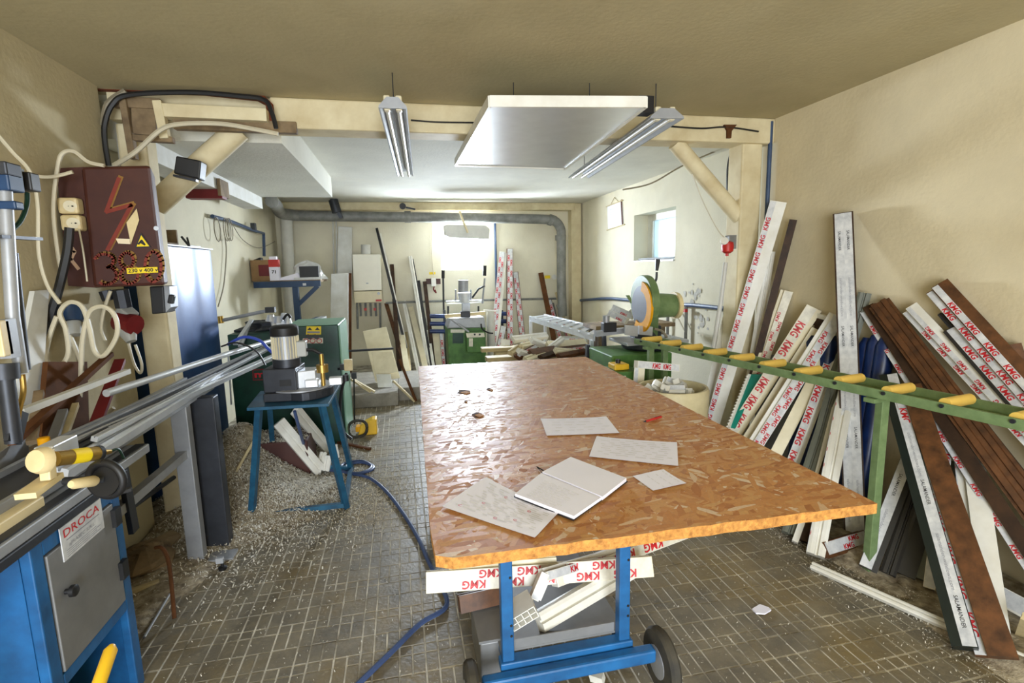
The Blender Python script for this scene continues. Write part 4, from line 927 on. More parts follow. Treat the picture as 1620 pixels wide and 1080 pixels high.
# horizontal blue-black rolls on a rack between router and profiles
rk = thing('profile_rack', 'wall rack with dark blue padded arms behind the green router', 'rack', at(740, 520, Y=8.3))
for y in (500, 512, 524):
    mk('arm', MB().tube([at(680, y, Y=8.2), at(706, y, Y=8.2)], .035, 10), 'blue_tarp', rk, smooth=True); mk('arm', MB().tube([at(792, y-4, Y=8.2), at(804, y-4, Y=8.2)], .035, 10), 'blue_tarp', rk, smooth=True)
for x in (703, 794): p = at(x, 500, Y=8.25); mk('upright', MB().bb(p.x-.02, p.x+.02, 8.23, 8.27, 0, p.z+.1), 'metal_dark', rk)

# ------------------------------------------------------------------ green copy router
YR = 7.55
gr = thing('copy_router', 'green copy-routing machine with two levers before the back window', 'machine', (at(738, 520, Y=YR).x, YR, 0))
g = lambda x, y, Y=YR: at(x, y, Y=Y)
mk('cabinet', MB().prism([g(708, 520), g(768, 518), V((g(768, 518).x, YR, 0)), V((g(708, 520).x, YR, 0))], (0, .5, 0)), 'green_machine', gr, bevel=.012)
mk('recess', MB().prism([g(716, 527, YR-.004), g(733, 527, YR-.004), g(733, 543, YR-.004), g(716, 543, YR-.004)], (0, .004, 0)), 'green_dark', gr)
mk('nameplate', MB().prism([g(713, 521, YR-.005), g(735, 521, YR-.005), g(735, 526, YR-.005), g(713, 526, YR-.005)], (0, .005, 0)), 'film_warm', gr)
bx = mk('control_box', MB().prism([g(738, 526, YR-.18), g(767, 525, YR-.18), g(768, 557, YR-.18), g(739, 558, YR-.18)], (0, .17, 0)), 'green_machine', gr, bevel=.01)
mk('switch_panel', MB().prism([g(737, 527, YR-.185), g(766, 526, YR-.185), g(767, 533, YR-.185), g(739, 534, YR-.185)], (0, .005, 0)), 'film_warm', bx)
for x in (751, 759): mk('switch', MB().tube([g(x, 529, YR-.2), g(x, 529, YR-.185)], .015, 8), 'black', bx)
mk('sticker', MB().prism([g(742, 535, YR-.186), g(748, 535, YR-.186), g(748, 548, YR-.186), g(742, 548, YR-.186)], (0, .005, 0)), 'film_warm', bx)
mk('table_casting', MB().prism([g(712, 503), g(766, 501), g(769, 519), g(707, 520)], (0, .45, 0)), 'metal_dull', gr, bevel=.02)
for a, b in (((704, 500), (729, 498)), ((743, 497), (767, 495))): mk('clamp_bar', MB().bar(g(*a, 7.5), g(*b, 7.5), .06, .05), 'cream_plastic', gr)
mk('clamp_jaw', MB().box(g(736, 497, 7.5), (.14, .08, .09)), 'metal_dark', gr, bevel=.01)
mk('column', MB().bar(g(737, 505, 7.85), g(737, 470, 7.85), .12, .12), 'metal_dull', gr, bevel=.01)
mk('motor', MB().tube([g(733, 462, 7.7), g(733, 443, 7.7)], .075, 16), 'metal_dull', gr, smooth=True)
mk('motor_head', MB().tube([g(735, 478, 7.7), g(734, 463, 7.7)], [.075, .095], 12), 'metal_alu', gr, smooth=True)
mk('carriage_rod', MB().tube([g(706, 478, 7.68), g(765, 476, 7.68)], .024, 8), 'metal_alu', gr, smooth=True)
for x in (721, 745): mk('guide_rod', MB().tube([g(x, 475, 7.7), g(x, 458, 7.7)], .012, 8), 'metal_dull', gr, smooth=True)
l1 = mk('lever', MB().tube([g(702, 490, 7.6), g(701, 440, 7.6)], .014, 8), 'metal_dark', gr, smooth=True); mk('grip', MB().tube([g(701, 440, 7.6), g(701, 427, 7.6)], .024, 10), 'black', l1, smooth=True)
l2 = mk('lever', MB().tube([g(763, 480, 7.6), g(767, 440, 7.6)], .014, 8), 'metal_dull', gr, smooth=True); mk('grip', MB().tube([g(766.5, 436, 7.6), g(767, 420, 7.6)], .026, 10), 'black', l2, smooth=True)
mk('link_arm', MB().tube([g(747, 471, 7.6), g(757, 457, 7.6), g(767, 452, 7.6)], .015, 8), 'metal_dark', gr, smooth=True)
mk('clamp_lever', MB().tube([g(714, 505, 7.5), g(742, 525, 7.4)], .016, 8), 'metal_dull', gr, smooth=True)
for x in (709, 757): mk('stud', MB().tube([g(x, 497, 7.6), g(x, 484, 7.6)], .014, 8), 'metal_dark', gr, smooth=True)
bk = thing('dust_pipe', 'white upright extraction tube beside the green router', 'pipe', g(778, 560, 7.6))
mk('tube', MB().tube([V((g(776, 500, 7.6).x, 7.6, .02)), g(776, 492, 7.6)], .06, 14), 'pipe_white', bk, smooth=True)
mk('arm', MB().bar(g(765, 491, 7.58), g(787, 492, 7.58), .03, .025), 'pvc_white', bk)
cable('air_hose', px_path([(761, 512), (763, 520), (772, 526), (780, 527)], Y=7.5), .012, 'cable_black', 'black hose from the green router to the extraction tube', 'hose')

# ------------------------------------------------------------------ scrap pile under the feed table
random.seed(5)
for lay_ in range(9):
    z = .03+lay_*.058
    for k in range(3):
        y = 5.35+k*.5+random.uniform(-.1, .1); L = random.uniform(.8, 1.1); a = random.uniform(-.12, .12); x = 1.5+random.uniform(-.06, .06)
        d = V((cos(a), sin(a), 0))*L/2
        profile('scrap_board', 'offcut board in the lower layers of the scrap pile', V((x, y, z+.05))-d, V((x, y, z+.05))+d, .16, .05, random.choice(['pvc_white', 'pvc_cream', 'foil_brown', 'timber_pale']), 'flat', face=(0, 0, 1), cat='offcut', group='lower scrap boards', keep=False)
tops = [((812, 534), (866, 528), 5.9, 'pvc_white', .07), ((868, 545), (928, 541), 5.5, 'pvc_cream', .10), ((862, 556), (930, 548), 5.3, 'foil_brown', .08), ((826, 545), (850, 540), 5.6, 'pvc_cream', .06),
        ((818, 562), (848, 546), 5.3, 'foil_brown', .07), ((840, 556), (880, 550), 5.2, 'foil_brown', .07), ((842, 534), (872, 545), 5.5, 'pvc_white', .07), ((870, 548), (890, 533), 5.4, 'pvc_white', .05),
        ((808, 556), (822, 546), 5.4, 'timber_pale', .06), ((888, 536), (926, 536), 5.8, 'pvc_grey', .09), ((846, 541), (870, 543), 5.7, 'pvc_white', .05), ((880, 552), (930, 556), 5.15, 'pvc_cream', .06),
        ((832, 566), (862, 556), 5.1, 'pvc_cream', .06), ((856, 562), (882, 553), 5.1, 'foil_darkbrown', .06), ((870, 539), (925, 546), 5.65, 'pvc_white', .06), ((884, 560), (926, 552), 5.05, 'foil_brown', .06), ((822, 552), (846, 560), 5.25, 'pvc_white', .05)]
wl_ = ['white round-ended tube', 'broad cream board', 'lettered brown board', 'short cream block', 'brown angled strip', 'brown U-channel', 'white folded sheet', 'slanting white strip', 'small tan block', 'wide grey board', 'white sliver', 'long cream strip', 'cream stub', 'dark brown stub', 'flat white strip', 'low brown strip', 'stray white strip']
for i, ((x0, y0_), (x1, y1_), Y, m, wd) in enumerate(tops):
    profile('scrap_board', '%s on top of the scrap pile' % wl_[i], at(x0, y0_, Y=Y), at(x1, y1_, Y=Y+.15), wd*1.2, .05, m, random.choice(['flat', 'groove', 'step']), [F1(-.4, .1, 'KMG', .14, 1)] if i in (2, 4, 9) else (), face=(-.1, -.6, .8), cat='offcut', keep=False)

# ------------------------------------------------------------------ wall shelf, left rear
YSf = 7.0
sh = thing('steel_bench', 'dark blue steel bench with post and strut in the left rear corner', 'bench', V((at(465, 500, Y=YSf).x, YSf, 0)))
s0, s1 = at(403, 446, Y=YSf), at(508, 446, Y=YSf)
s0.x = max(s0.x, XLL+.02)
mk('top', MB().bb(s0.x, s1.x, YSf-.05, YSf+.6, s0.z-.02, s0.z+.012), 'timber_raw', sh); mk('edge_rail', MB().bb(s0.x, s1.x, YSf-.07, YSf-.04, s0.z-.075, s0.z+.0), 'blue_dark', sh)
lgx = at(467, 450, Y=YSf).x
mk('leg', MB().bb(lgx-.035, lgx+.035, YSf-.03, YSf+.04, 0, s0.z-.075), 'blue_dark', sh, bevel=.004)
mk('strut', MB().bar(at(472, 482, Y=YSf), at(503, 452, Y=YSf), .05, .05), 'blue_dark', sh)
mk('label_plate', MB().bb(at(483, 447, Y=YSf).x-.02, at(483, 447, Y=YSf).x+.02, YSf-.074, YSf-.07, s0.z-.06, s0.z-.03), 'film', sh)
zs = s0.z+.012
def on(x, y, Y): p = at(x, y, Y=Y); return V((p.x, Y, zs))
p = on(420, 430, 7.08)
bx1 = thing('drill_carton', 'cardboard tool box with red and white print on the wall bench', 'box', p)
mk('carton', MB().bb(p.x-.16, p.x+.08, 7.05, 7.28, zs, zs+.26), 'cardboard', bx1); mk('tool_print', MB().bb(p.x-.07, p.x+.05, 7.046, 7.05, zs+.06, zs+.2), 'red_dark', bx1)
p = on(434, 430, 7.0)
bx2 = thing('white_carton', 'white and red bottle carton on the wall bench', 'box', p)
mk('carton', MB().bb(p.x-.05, p.x+.06, 6.96, 7.06, zs, zs+.17), 'paper', bx2); mk('red_band', MB().bb(p.x-.052, p.x+.062, 6.958, 7.062, zs+.171, zs+.26), 'red', bx2); mk('cap', MB().bb(p.x-.04, p.x+.04, 6.97, 7.05, zs+.261, zs+.3), 'paper', bx2)
mb = MB(); mb.text('71', V((p.x-.02, 6.955, zs+.09)), V((1, 0, 0)), ZUP, .04, 0, .03); mk('number', mb, 'ink_black', bx2, recalc=False)
p = on(408, 430, 7.1); mk('black_case', MB().prism([V((p.x-.03, 7.1, zs)), V((p.x+.07, 7.1, zs)), V((p.x+.05, 7.1, zs+.3)), V((p.x-.06, 7.1, zs+.26))], (0, .12, 0)), 'black', label='black case at the left end of the wall bench', cat='case', bevel=.02)
def blob(name, label, c, r, m, cat, seed, n=14, amp=.3):
    random.seed(seed); mb = MB(); ph = [random.uniform(0, 6) for _ in range(6)]; rows = 9
    for j in range(rows+1):
        t = pi*.5*j/rows*1.0
        for i in range(n):
            a = 2*pi*i/n; k = 1+amp*(.5*sin(3*a+ph[0]+t*2)+.35*sin(5*a+ph[1]-3*t)+.3*sin(7*t+ph[2]))
            mb.v.append(V(c)+V((r[0]*cos(a)*cos(t)*k, r[1]*sin(a)*cos(t)*k, r[2]*sin(t)*(.8+.2*k))))
    for j in range(rows):
        for i in range(n): mb.f.append((j*n+i, j*n+(i+1) % n, (j+1)*n+(i+1) % n, (j+1)*n+i))
    mb.f.append(tuple(reversed(range(n)))); mb.f.append(tuple(rows*n+i for i in range(n)))
    return mk(name, mb, m, label=label, cat=cat, smooth=False)
p = on(486, 430, 7.15)
blob('plastic_bag', 'crumpled clear plastic bag on the wall bench', p+V((0, .05, .0)), (.2, .14, .24), 'plastic_bag', 'bag', 4)
p = on(488, 435, 7.02); mk('dark_carton', MB().bb(p.x-.1, p.x+.13, 6.98, 7.0+.02, zs+.03, zs+.17), 'black', label='dark box in front of the plastic bag on the bench', cat='box')
p = on(458, 438, 7.0); mk('folded_paper', MB().hexa([p+V(q) for q in ((-.14, 0, 0), (.14, 0, 0), (.14, .1, 0), (-.14, .1, 0), (-.12, 0, .03), (.1, .02, .09), (.1, .1, .09), (-.12, .1, .03))]), 'paper', label='white folded paper on the wall bench', cat='paper')
p = on(488, 441, 6.97); mk('tray', MB().bb(p.x-.17, p.x+.16, 6.96, 6.98, zs, zs+.03), 'plastic_bag', label='flat grey bag of parts at the bench front edge', cat='bag')
# airline on the left rear wall with wire coils
ar = thing('air_line', 'blue-grey air line on the left rear wall with coils of wire', 'pipe', at(380, 360, X=XLL+.04))
mk('pipe', MB().tube(px_path([(336, 342), (365, 350), (400, 364), (417, 369), (418, 405)], X=XLL+.05), .02, 8), 'pipe_blue', ar, smooth=True)
mk('valve', MB().box(at(401, 358, X=XLL+.08), (.05, .08, .08)), 'metal_dark', ar)
for x in (344, 358, 361, 364):
    c = at(x, 363, X=XLL+.07); mk('wire_coil', MB().tube([c+V((0, .09*cos(k*.524), .12*sin(k*.524))) for k in range(13)], .005, 5), 'cable_grey', ar)
cable('cable', px_path([(356, 375), (358, 400), (354, 450), (345, 485)], X=XLL+.03), .006, 'cable_grey', 'thin wire dropping from the air line on the left wall')
cable('cable', px_path([(368, 355), (385, 380), (410, 392), (435, 382)], X=XLL+.04), .005, 'cable_grey', 'thin wire sagging between air line and corner pipe')

# ================================================================== LEFT SIDE
# blue steel cabinet
bc = thing('steel_cabinet', 'tall glossy blue steel cabinet behind the electrical box', 'cabinet', (-1.69, 4.3, 0))
c0 = at(254, 388, X=-1.53); c1 = at(334, 397, X=-1.53)
mk('body', MB().bb(-1.84, -1.545, c0.y, c1.y, 0, 1.765), 'blue_dark', bc, bevel=.006)
mb = MB(); n = 14                      # slightly buckled door skin
for j in range(n+1):
    y = c0.y+.004+(c1.y-c0.y-.008)*j/n
    for z in (.06, .6, 1.2, 1.76): mb.v.append(V((-1.536+.006*sin(j*1.1)*(z > 1), y, z)))
for j in range(n):
    for k in range(3): a = j*4+k; mb.f.append((a, a+4, a+5, a+1))
mk('door', mb, 'blue_steel', bc, smooth=True)
mk('top_sheet', MB().bb(-1.84, -1.52, c0.y-.01, c1.y+.02, 1.766, 1.775), 'steel_grey', bc)
nh = thing('parts_box', 'dark wooden box of bagged parts on top of the blue cabinet', 'box', (-1.7, 4.1, 1.776))
mk('box', MB().bb(-1.84, -1.62, 3.86, 4.36, 1.777, 1.80).bb(-1.84, -1.82, 3.86, 4.36, 1.80, 1.9).bb(-1.84, -1.62, 4.34, 4.36, 1.80, 1.9), 'timber_raw', nh)
mk('bag', MB().bb(-1.8, -1.66, 3.95, 4.25, 1.801, 1.86), 'red_dark', nh, bevel=.02)
p = at(300, 392, X=-1.6); pl_ = thing('pliers', 'black pliers lying open on the blue cabinet', 'tool', (p.x, p.y, 1.776))
for a in (.9, 2.2): mk('handle', MB().bar((p.x, p.y, 1.785), (p.x-.03, p.y+.09*cos(a), 1.785+.09*sin(a)), .012, .012), 'black', pl_)
mk('jaw', MB().bar((p.x, p.y, 1.785), (p.x+.02, p.y+.16, 1.785), .014, .014), 'metal_dark', pl_)

# electrical distribution box
YE = 2.9
e_ = lambda x, y, o=0: at(x, y, Y=YE-o)
eb = thing('electrical_box', 'maroon electrical cabinet with sprayed lightning bolt and 380', 'electrical box', e_(195, 455))
mk('cabinet', MB().prism([e_(128, 263), e_(238, 261), e_(262, 451), e_(148, 455)], (-.09, .26, 0)), 'maroon', eb, bevel=.015)
bd = mk('back_board', MB().prism([at(89, 266, Y=YE+.03), at(133, 264, Y=YE+.03), at(152, 455, Y=YE+.03), at(108, 452, Y=YE+.03)], (-.0, .1, 0)), 'maroon', eb)
for y, x in ((326, 112), (353, 117)):
    sk = mk('socket', MB().box(at(x, y, Y=YE+.0), (.085, .06, .075)), 'cream_plastic', eb, bevel=.012)
    mk('socket_face', MB().tube([at(x-1, y, Y=YE-.032), at(x-1, y, Y=YE-.038)], .026, 16), 'pvc_cream', sk, smooth=True)
    mb = MB()
    for d in (-.009, .009): mb.box(at(x-1, y, Y=YE-.04)+V((d, 0, 0)), (.006, .003, .006))
    mk('pin_hole', mb, 'black', sk)
def spray(path, w, m, o): return mk('spray_paint', MB().ribbon([e_(x, y, o) for x, y in path], w, (0, -1, 0)), m, eb, recalc=False)
bolt = [(188, 282), (168, 335), (208, 324), (170, 395)]
circ = lambda cx, cy, rx, ry, a0=0, a1=360, n=18: [(cx+rx*cos(radians(a0+(a1-a0)*k/n)), cy+ry*sin(radians(a0+(a1-a0)*k/n))) for k in range(n+1)]
three = circ(164, 413, 15, 11, 200, 430)+circ(168, 436, 16, 14, -80, 130)
for i, (path, w) in enumerate(((bolt, .022), (three, .016), (circ(200, 412, 11, 12), .015), (circ(204, 436, 14, 13), .015), (circ(242, 422, 13, 24), .016))):
    spray([(x+3, y-2) for x, y in path], w, 'spray_yellow', .0015+i*.0003); spray(path, w*.8, 'spray_red', .0035+i*.0003)
mk('scratches', MB().ribbon([at(104, 378, Y=YE+.028), at(118, 398, Y=YE+.028), at(112, 410, Y=YE+.028), at(124, 425, Y=YE+.028)], .016, (0, -1, 0)), 'maroon_scratch', eb, recalc=False)
st = mk('voltage_sticker', MB().prism([e_(200, 424, .007), e_(249, 422, .007), e_(250, 431, .007), e_(201, 433, .007)], (0, .002, 0)), 'yellow_sign', eb)
mb = MB(); a, b = e_(203, 431, .0085), e_(225, 430, .0085); mb.text('230 v', a, b-a, ZUP, .018, 0, .02, .062); a = e_(228, 430, .0085); mb.text('400 v', a, b-e_(203, 431, .0085), ZUP, .018, 0, .02, .062)
mk('lettering', mb, 'ink_black', st, recalc=False)
ws = mk('warning_triangle', MB().prism([e_(223, 368, .007), e_(239, 391, .007), e_(213, 392, .007)], (0, .002, 0)), 'ink_black', eb)
mk('yellow_field', MB().prism([e_(223.3, 372, .008), e_(236, 389.5, .008), e_(216, 390, .008)], (0, .001, 0)), 'yellow_sign', ws)
mk('pictogram', MB().ribbon([e_(219, 386, .0095), e_(224, 380, .0095), e_(229, 387, .0095), e_(222, 383, .0095)], .008, (0, -1, 0)), 'ink_black', ws, recalc=False)
mk('peeling_sticker', MB().prism([e_(216, 330, .006), e_(220, 348, .006), e_(207, 386, .006), e_(200, 352, .006)], (0, .002, 0)), 'cream_plastic', eb)
mk('peeling_sticker', MB().prism([e_(183, 377, .006), e_(205, 378, .006), e_(206, 386, .006), e_(187, 385, .006)], (0, .002, 0)), 'paper_warm', eb)
for z_ in (1.65, 1.95): mk('mounting_arm', MB().bb(-1.50, -1.46, YE+.24, 3.53, z_, z_+.04), 'metal_dark', eb)
mk('lock', MB().tube([e_(247, 361), e_(247, 361, .012)], .011, 10), 'metal_dull', eb, smooth=True)
isw = thing('isolator_switch', 'dark rotary isolator switch under the electrical box', 'switch', at(252, 490, Y=3.2))
mk('housing', MB().prism(px_path([(236, 453), (258, 452), (261, 495), (240, 497)], Y=3.15), (0, .14, 0)), 'black', isw, bevel=.006)
mk('side_plate', MB().prism(px_path([(259, 452), (268, 453), (270, 486), (262, 494)], Y=3.16), (0, .1, 0)), 'metal_dull', isw); mk('knob', MB().bar(at(267, 472, Y=3.14), at(276, 474, Y=3.14), .03, .05), 'black', isw, bevel=.006)
# floodlight on the brace
fd = thing('floodlight', 'black floodlight fixed to the left brace', 'floodlight', at(297, 265, Y=3.4))
mk('housing', MB().prism(px_path([(278, 246), (318, 254), (315, 283), (274, 274)], Y=3.40), (0, .10, 0)), 'black', fd, bevel=.008)
mk('bracket', MB().bar(at(276, 278, Y=3.38), at(312, 286, Y=3.38), .04, .012), 'metal_dark', fd)
# cables round the box
cable('cable', px_path([(172, 262), (166, 225), (166, 195), (178, 165), (205, 150), (300, 146), (380, 152), (418, 158), (430, 178), (437, 203)], Y=3.40), .014, 'cable_black', 'thick black cable arching from the electrical box to the beam')
cable('cable', px_path([(165, 200), (172, 165), (200, 145)], Y=3.42), .02, 'cable_grey', 'grey conduit behind the thick black cable')
cable('cable', px_path([(180, 262), (215, 240), (255, 205), (290, 196), (350, 196), (400, 204), (440, 212)], Y=3.34), .013, 'cable_white', 'pale cable bundle sweeping from the box past the brace')
cable('cable', px_path([(165, 262), (140, 256), (118, 240), (100, 242), (92, 262), (85, 330), (92, 400), (98, 430)], Y=2.84), .009, 'cable_white', 'white cable looping over the box top and down its left side')
cable('cable', px_path([(-10, 205), (20, 240), (48, 272), (60, 320), (62, 400), (75, 450), (95, 480)], Y=2.6), .008, 'cable_white', 'white cable coming from the left wall down past the box')
cable('cable', px_path([(-8, 215), (25, 250), (50, 275), (80, 280), (115, 272)], Y=2.8), .008, 'cable_white', 'white cable crossing from the left wall into the box')
cable('cable', px_path([(125, 362), (132, 400), (138, 445)], Y=2.84), .004, 'cable_white', 'thin white lead hanging from the lower socket')
cable('power_lead', px_path([(110, 360), (106, 400), (92, 460), (75, 520), (66, 600)], Y=2.72), .018, 'cable_black', 'thick black lead hanging from the socket along the wall')
loop = [(90, 500), (76, 540), (74, 570), (92, 580), (108, 560), (104, 520), (95, 495), (110, 478), (130, 485), (142, 520), (150, 555), (165, 562), (185, 530), (182, 500), (165, 485), (145, 490), (136, 510), (130, 545), (128, 600), (126, 650), (130, 690)]
cable('cable', px_path(loop, Y=2.66), .010, 'cable_white', 'coiled white cable looped on the wall under the electrical box')
cable('cable', px_path([(92, 500), (110, 530), (125, 570), (128, 620), (135, 660), (160, 660), (180, 645)], Y=2.78), .010, 'cable_white', 'second white cable trailing below the coil')
cable('cable', px_path([(175, 460), (165, 490), (160, 520), (166, 538), (160, 525)], Y=2.95), .008, 'cable_white', 'short white lead hanging out of the box bottom')
cable('cable', px_path([(214, 545), (224, 575), (222, 590), (212, 575), (203, 543)], Y=3.12), .007, 'cable_white', 'short white lead under the red industrial plug')
ps = thing('industrial_socket', 'blue industrial socket with grey body under the electrical box', 'socket', at(112, 520, Y=2.83))
mk('body', MB().tube([at(112, 485, Y=2.83), at(114, 508, Y=2.81)], [.05, .045], 14), 'blue_dark', ps, smooth=True); mk('plug', MB().tube([at(114, 510, Y=2.81), at(118, 530, Y=2.79)], [.035, .03], 12), 'pvc_grey', ps, smooth=True)
pr_ = thing('industrial_socket', 'red and grey industrial plug below the maroon box', 'socket', at(203, 540, Y=3.15))
mk('housing', MB().bar(at(190, 492, Y=3.18), at(206, 506, Y=3.16), .08, .09), 'pvc_grey', pr_, bevel=.01); mk('collar', MB().tube([at(190, 508, Y=3.16), at(214, 514, Y=3.12)], .055, 16), 'red_dark', pr_, smooth=True); mk('plug', MB().tube([at(200, 520, Y=3.14), at(208, 540, Y=3.12)], [.05, .025], 12), 'pvc_grey', pr_, smooth=True)
mk('gland_cluster', MB().tube([at(166, 460, Y=3.15), at(172, 475, Y=3.15)], .03, 8).tube([at(190, 458, Y=3.15), at(196, 486, Y=3.16)], .04, 8), 'metal_dark', label='dark cable glands under the electrical box', cat='cable gland', smooth=True)
mk('conduit', MB().tube([at(150, 458, Y=3.2), at(154, 570, Y=3.2), V((at(154, 570, Y=3.2).x, 3.2, .02))], .008, 6), 'cable_black', label='thin dark conduit running down the wall beneath the box', cat='pipe')

# boards and sticks leaning at the left wall
def pnl(label, pts, X0, X1, th, m, cat='board', name='board'):
    P = [at(*pts[0], X=X1), at(*pts[1], X=X1), at(*pts[2], X=X0), at(*pts[3], X=X0)]
    z = min(p.z for p in P)
    return mk(name, MB().prism(P, (0, 0, -.0001)) if False else MB().prism(P, (-th, 0, 0)), m, label=label, cat=cat)
pnl('pale grey panel leaning on the left wall', [(55, 460), (78, 458), (66, 640), (20, 640)], -1.5, -1.57, .02, 'white_board')
pnl('dark brown tile leaning behind the cables', [(76, 572), (138, 572), (142, 690), (66, 690)], -1.42, -1.5, .02, 'timber_brown')
for i, (a, b, w, m, lab) in enumerate((((174, 560), (20, 700), 10, 'timber_brown', 'brown wooden slat slanting across the left clutter'), ((190, 570), (140, 700), 14, 'red_dark', 'reddish slat leaning beside the coiled cable'), ((120, 640), (98, 700), 8, 'timber_pale', 'pale slat standing among the left clutter'), ((100, 650), (80, 705), 12, 'steel_grey', 'grey block standing among the left clutter'), ((62, 620), (50, 700), 12, 'timber_raw', 'dark slat at the back of the left clutter'))):
    A_, B_ = at(*a, X=-1.42), at(*b, X=-1.32); mk('slat', MB().bar(A_, B_, pxm(A_, w), .02), m, label=lab, cat='slat')
cp_ = at(68, 688, X=-1.28); mk('paint_pot', MB().lathe((cp_.x, cp_.y, cp_.z-.04), [(.015, 0), (.018, .005), (.018, .03), (.015, .032)], 14), 'orange_guard', smooth=True, label='small orange pot on the machine behind the clamp', cat='pot')
# clutter stands on a low shelf behind the machine table
mk('timber_ledge', MB().bb(-1.598, -1.27, 1.2, 3.0, .82, .85).bb(-1.55, -1.5, 1.3, 1.36, 0, .82).bb(-1.55, -1.5, 2.85, 2.9, 0, .82), 'timber_raw', label='rough timber ledge along the left wall carrying the clutter', cat='ledge')

# ------------------------------------------------------------------ saw bench with aluminium profiles
XB = -1.13
bE = at(338, 599, X=XB); ZB = bE.z
cb_ = thing('saw_bench', 'long steel feed bench running along the left wall', 'bench', (XB-.15, 2.4, 0))
mk('front_channel', MB().bb(XB-.02, XB, 1.0, bE.y, ZB-.06, ZB), 'metal_dull', cb_, bevel=.003)
mk('top_plate', MB().bb(XB-.18, XB-.02, 1.0, bE.y, ZB-.03, ZB-.02), 'metal_dark', cb_); mk('rear_channel', MB().bb(XB-.2, XB-.18, 1.0, bE.y+.1, ZB-.06, ZB), 'metal_dull', cb_)
lA = at(292, 650, X=XB-.03)
mk('leg', MB().bb(XB-.09, XB-.01, lA.y-.03, lA.y+.03, 0, ZB-.06), 'metal_dull', cb_, bevel=.004); mk('leg', MB().bb(XB-.09, XB-.01, 1.25, 1.31, 0, ZB-.06), 'metal_dull', cb_)
mk('foot_plate', MB().bb(XB-.1, XB+.14, lA.y-.05, lA.y+.05, 0, .012), 'metal_dull', cb_)
mk('cross_rail', MB().bar((XB-.05, lA.y, .62), (XB-.05, 1.3, .62), .04, .04), 'metal_dull', cb_)
ft = at(352, 895, Z=.02); mk('leveling_foot', MB().lathe((ft.x, ft.y, 0), [(.02, 0), (.022, .015), (.008, .02), (.008, .06)], 10), 'black', cb_, smooth=True); mk('bracket_tab', MB().box((ft.x-.01, ft.y, .055), (.035, .02, .03)), 'metal_alu', cb_)
pd = at(322, 640, Y=3.1); mk('timber_post', MB().bb(pd.x-.07, pd.x+.07, 3.05, 3.13, 0, pd.z+.05), 'metal_dark', label='dark square post behind the feed bench leg', cat='post', bevel=.005)
def alu(label, a, b, Za, Zb, w, h, m='metal_alu', sec='groove'):
    return profile('aluminium_profile', label, at(*a, Z=Za), at(*b, Z=Zb), w, h, m, sec, face=(.3, -.3, 1), keep=False)
alu('aluminium profile lying nearest the front edge of the feed bench', (95, 740), (345, 590), ZB+.03, ZB+.03, .05, .04)
alu('dark aluminium profile second from the front on the feed bench', (60, 735), (400, 560), ZB+.03, ZB+.035, .04, .03, 'metal_dark')
alu('bright aluminium profile overhanging the feed bench end', (110, 700), (436, 560), ZB+.035, ZB+.035, .035, .03)
alu('thin aluminium profile crossing the bright one on the feed bench', (150, 690), (440, 542), ZB+.06, ZB+.05, .022, .02)
alu('aluminium profile at the wall side of the feed bench', (80, 700), (420, 548), ZB+.03, ZB+.04, .04, .03, 'metal_dull')
mk('alu_tube', MB().tube([at(168, 622, Z=1.09), at(365, 558, Z=1.09), at(436, 537, Z=1.085)], .016, 10), 'metal_alu', label='round aluminium tube lying highest on the feed bench', cat='tube', smooth=True)
mk('alu_tube', MB().bar(at(32, 652, Z=1.13), at(202, 587, Z=1.13), .026, .022), 'pipe_white', label='short pale square tube lying behind the saw clamp', cat='tube')
cable('air_hose', px_path([(360, 545), (385, 533), (410, 538), (425, 552), (436, 562)], Y=3.55), .010, 'hose_blue', 'blue air hose arching to the router motor', 'hose')
cable('cable', px_path([(350, 548), (375, 542), (405, 555), (420, 578)], Y=3.5), .006, 'cable_black', 'thin black cable drooping to the router body')

# ------------------------------------------------------------------ blue cutting machine (front left)
XM = -1.06
m_ = lambda x, y, X=XM: at(x, y, X=X)
bm = thing('cutting_machine', 'blue cutting machine cabinet with grey door in the front left corner', 'machine', (XM-.2, 1.75, 0))
tN, tF = m_(45, 862), m_(187, 768)          # near and far top corners of the front face
zt = (tN.z+tF.z)/2; yN, yF = tN.y, m_(228, 1064).y
zb = m_(110, 1062).z
fr = mk('frame', MB().bb(XM-.03, XM, yN, yN+.05, 0, zt).bb(XM-.03, XM, yF-.05, yF, 0, zt).bb(XM-.03, XM, yN+.05, yF-.05, zt-.05, zt).bb(XM-.03, XM, yN+.05, yF-.05, zb-.03, zb+.01), 'blue_paint', bm, bevel=.004)
mk('side_panel', MB().bb(XM-.48, XM-.03, yN, yN+.012, 0, zt), 'blue_paint', bm); mk('side_panel', MB().bb(XM-.48, XM-.03, yF-.012, yF, 0, zt), 'blue_paint', bm)
mk('back_panel', MB().bb(XM-.49, XM-.48, yN, yF, 0, zt), 'blue_dark', bm); mk('shelf', MB().bb(XM-.48, XM-.03, yN+.013, yF-.013, zb-.03, zb-.015), 'blue_dark', bm)
dr = mk('door', MB().bb(XM-.02, XM+.004, yN+.055, yF-.055, zb+.015, zt-.055), 'steel_grey', bm, bevel=.003)
k0 = m_(101, 936); mk('knob', MB().lathe((XM+.004, k0.y, k0.z), [(.008, 0), (.008, .012), (.018, .016), (.018, .028), (.012, .032)], 16, V((1, 0, 0))), 'black', dr, smooth=True)
for y in (812, 898): h0 = m_(192 if y > 850 else 184, y); mk('hinge', MB().bb(XM, XM+.018, yF-.075, yF-.035, h0.z-.035, h0.z+.03), 'black', dr)
la = [m_(92, 829, XM+.006), m_(158, 786, XM+.006), m_(163, 832, XM+.006), m_(101, 883, XM+.006)]
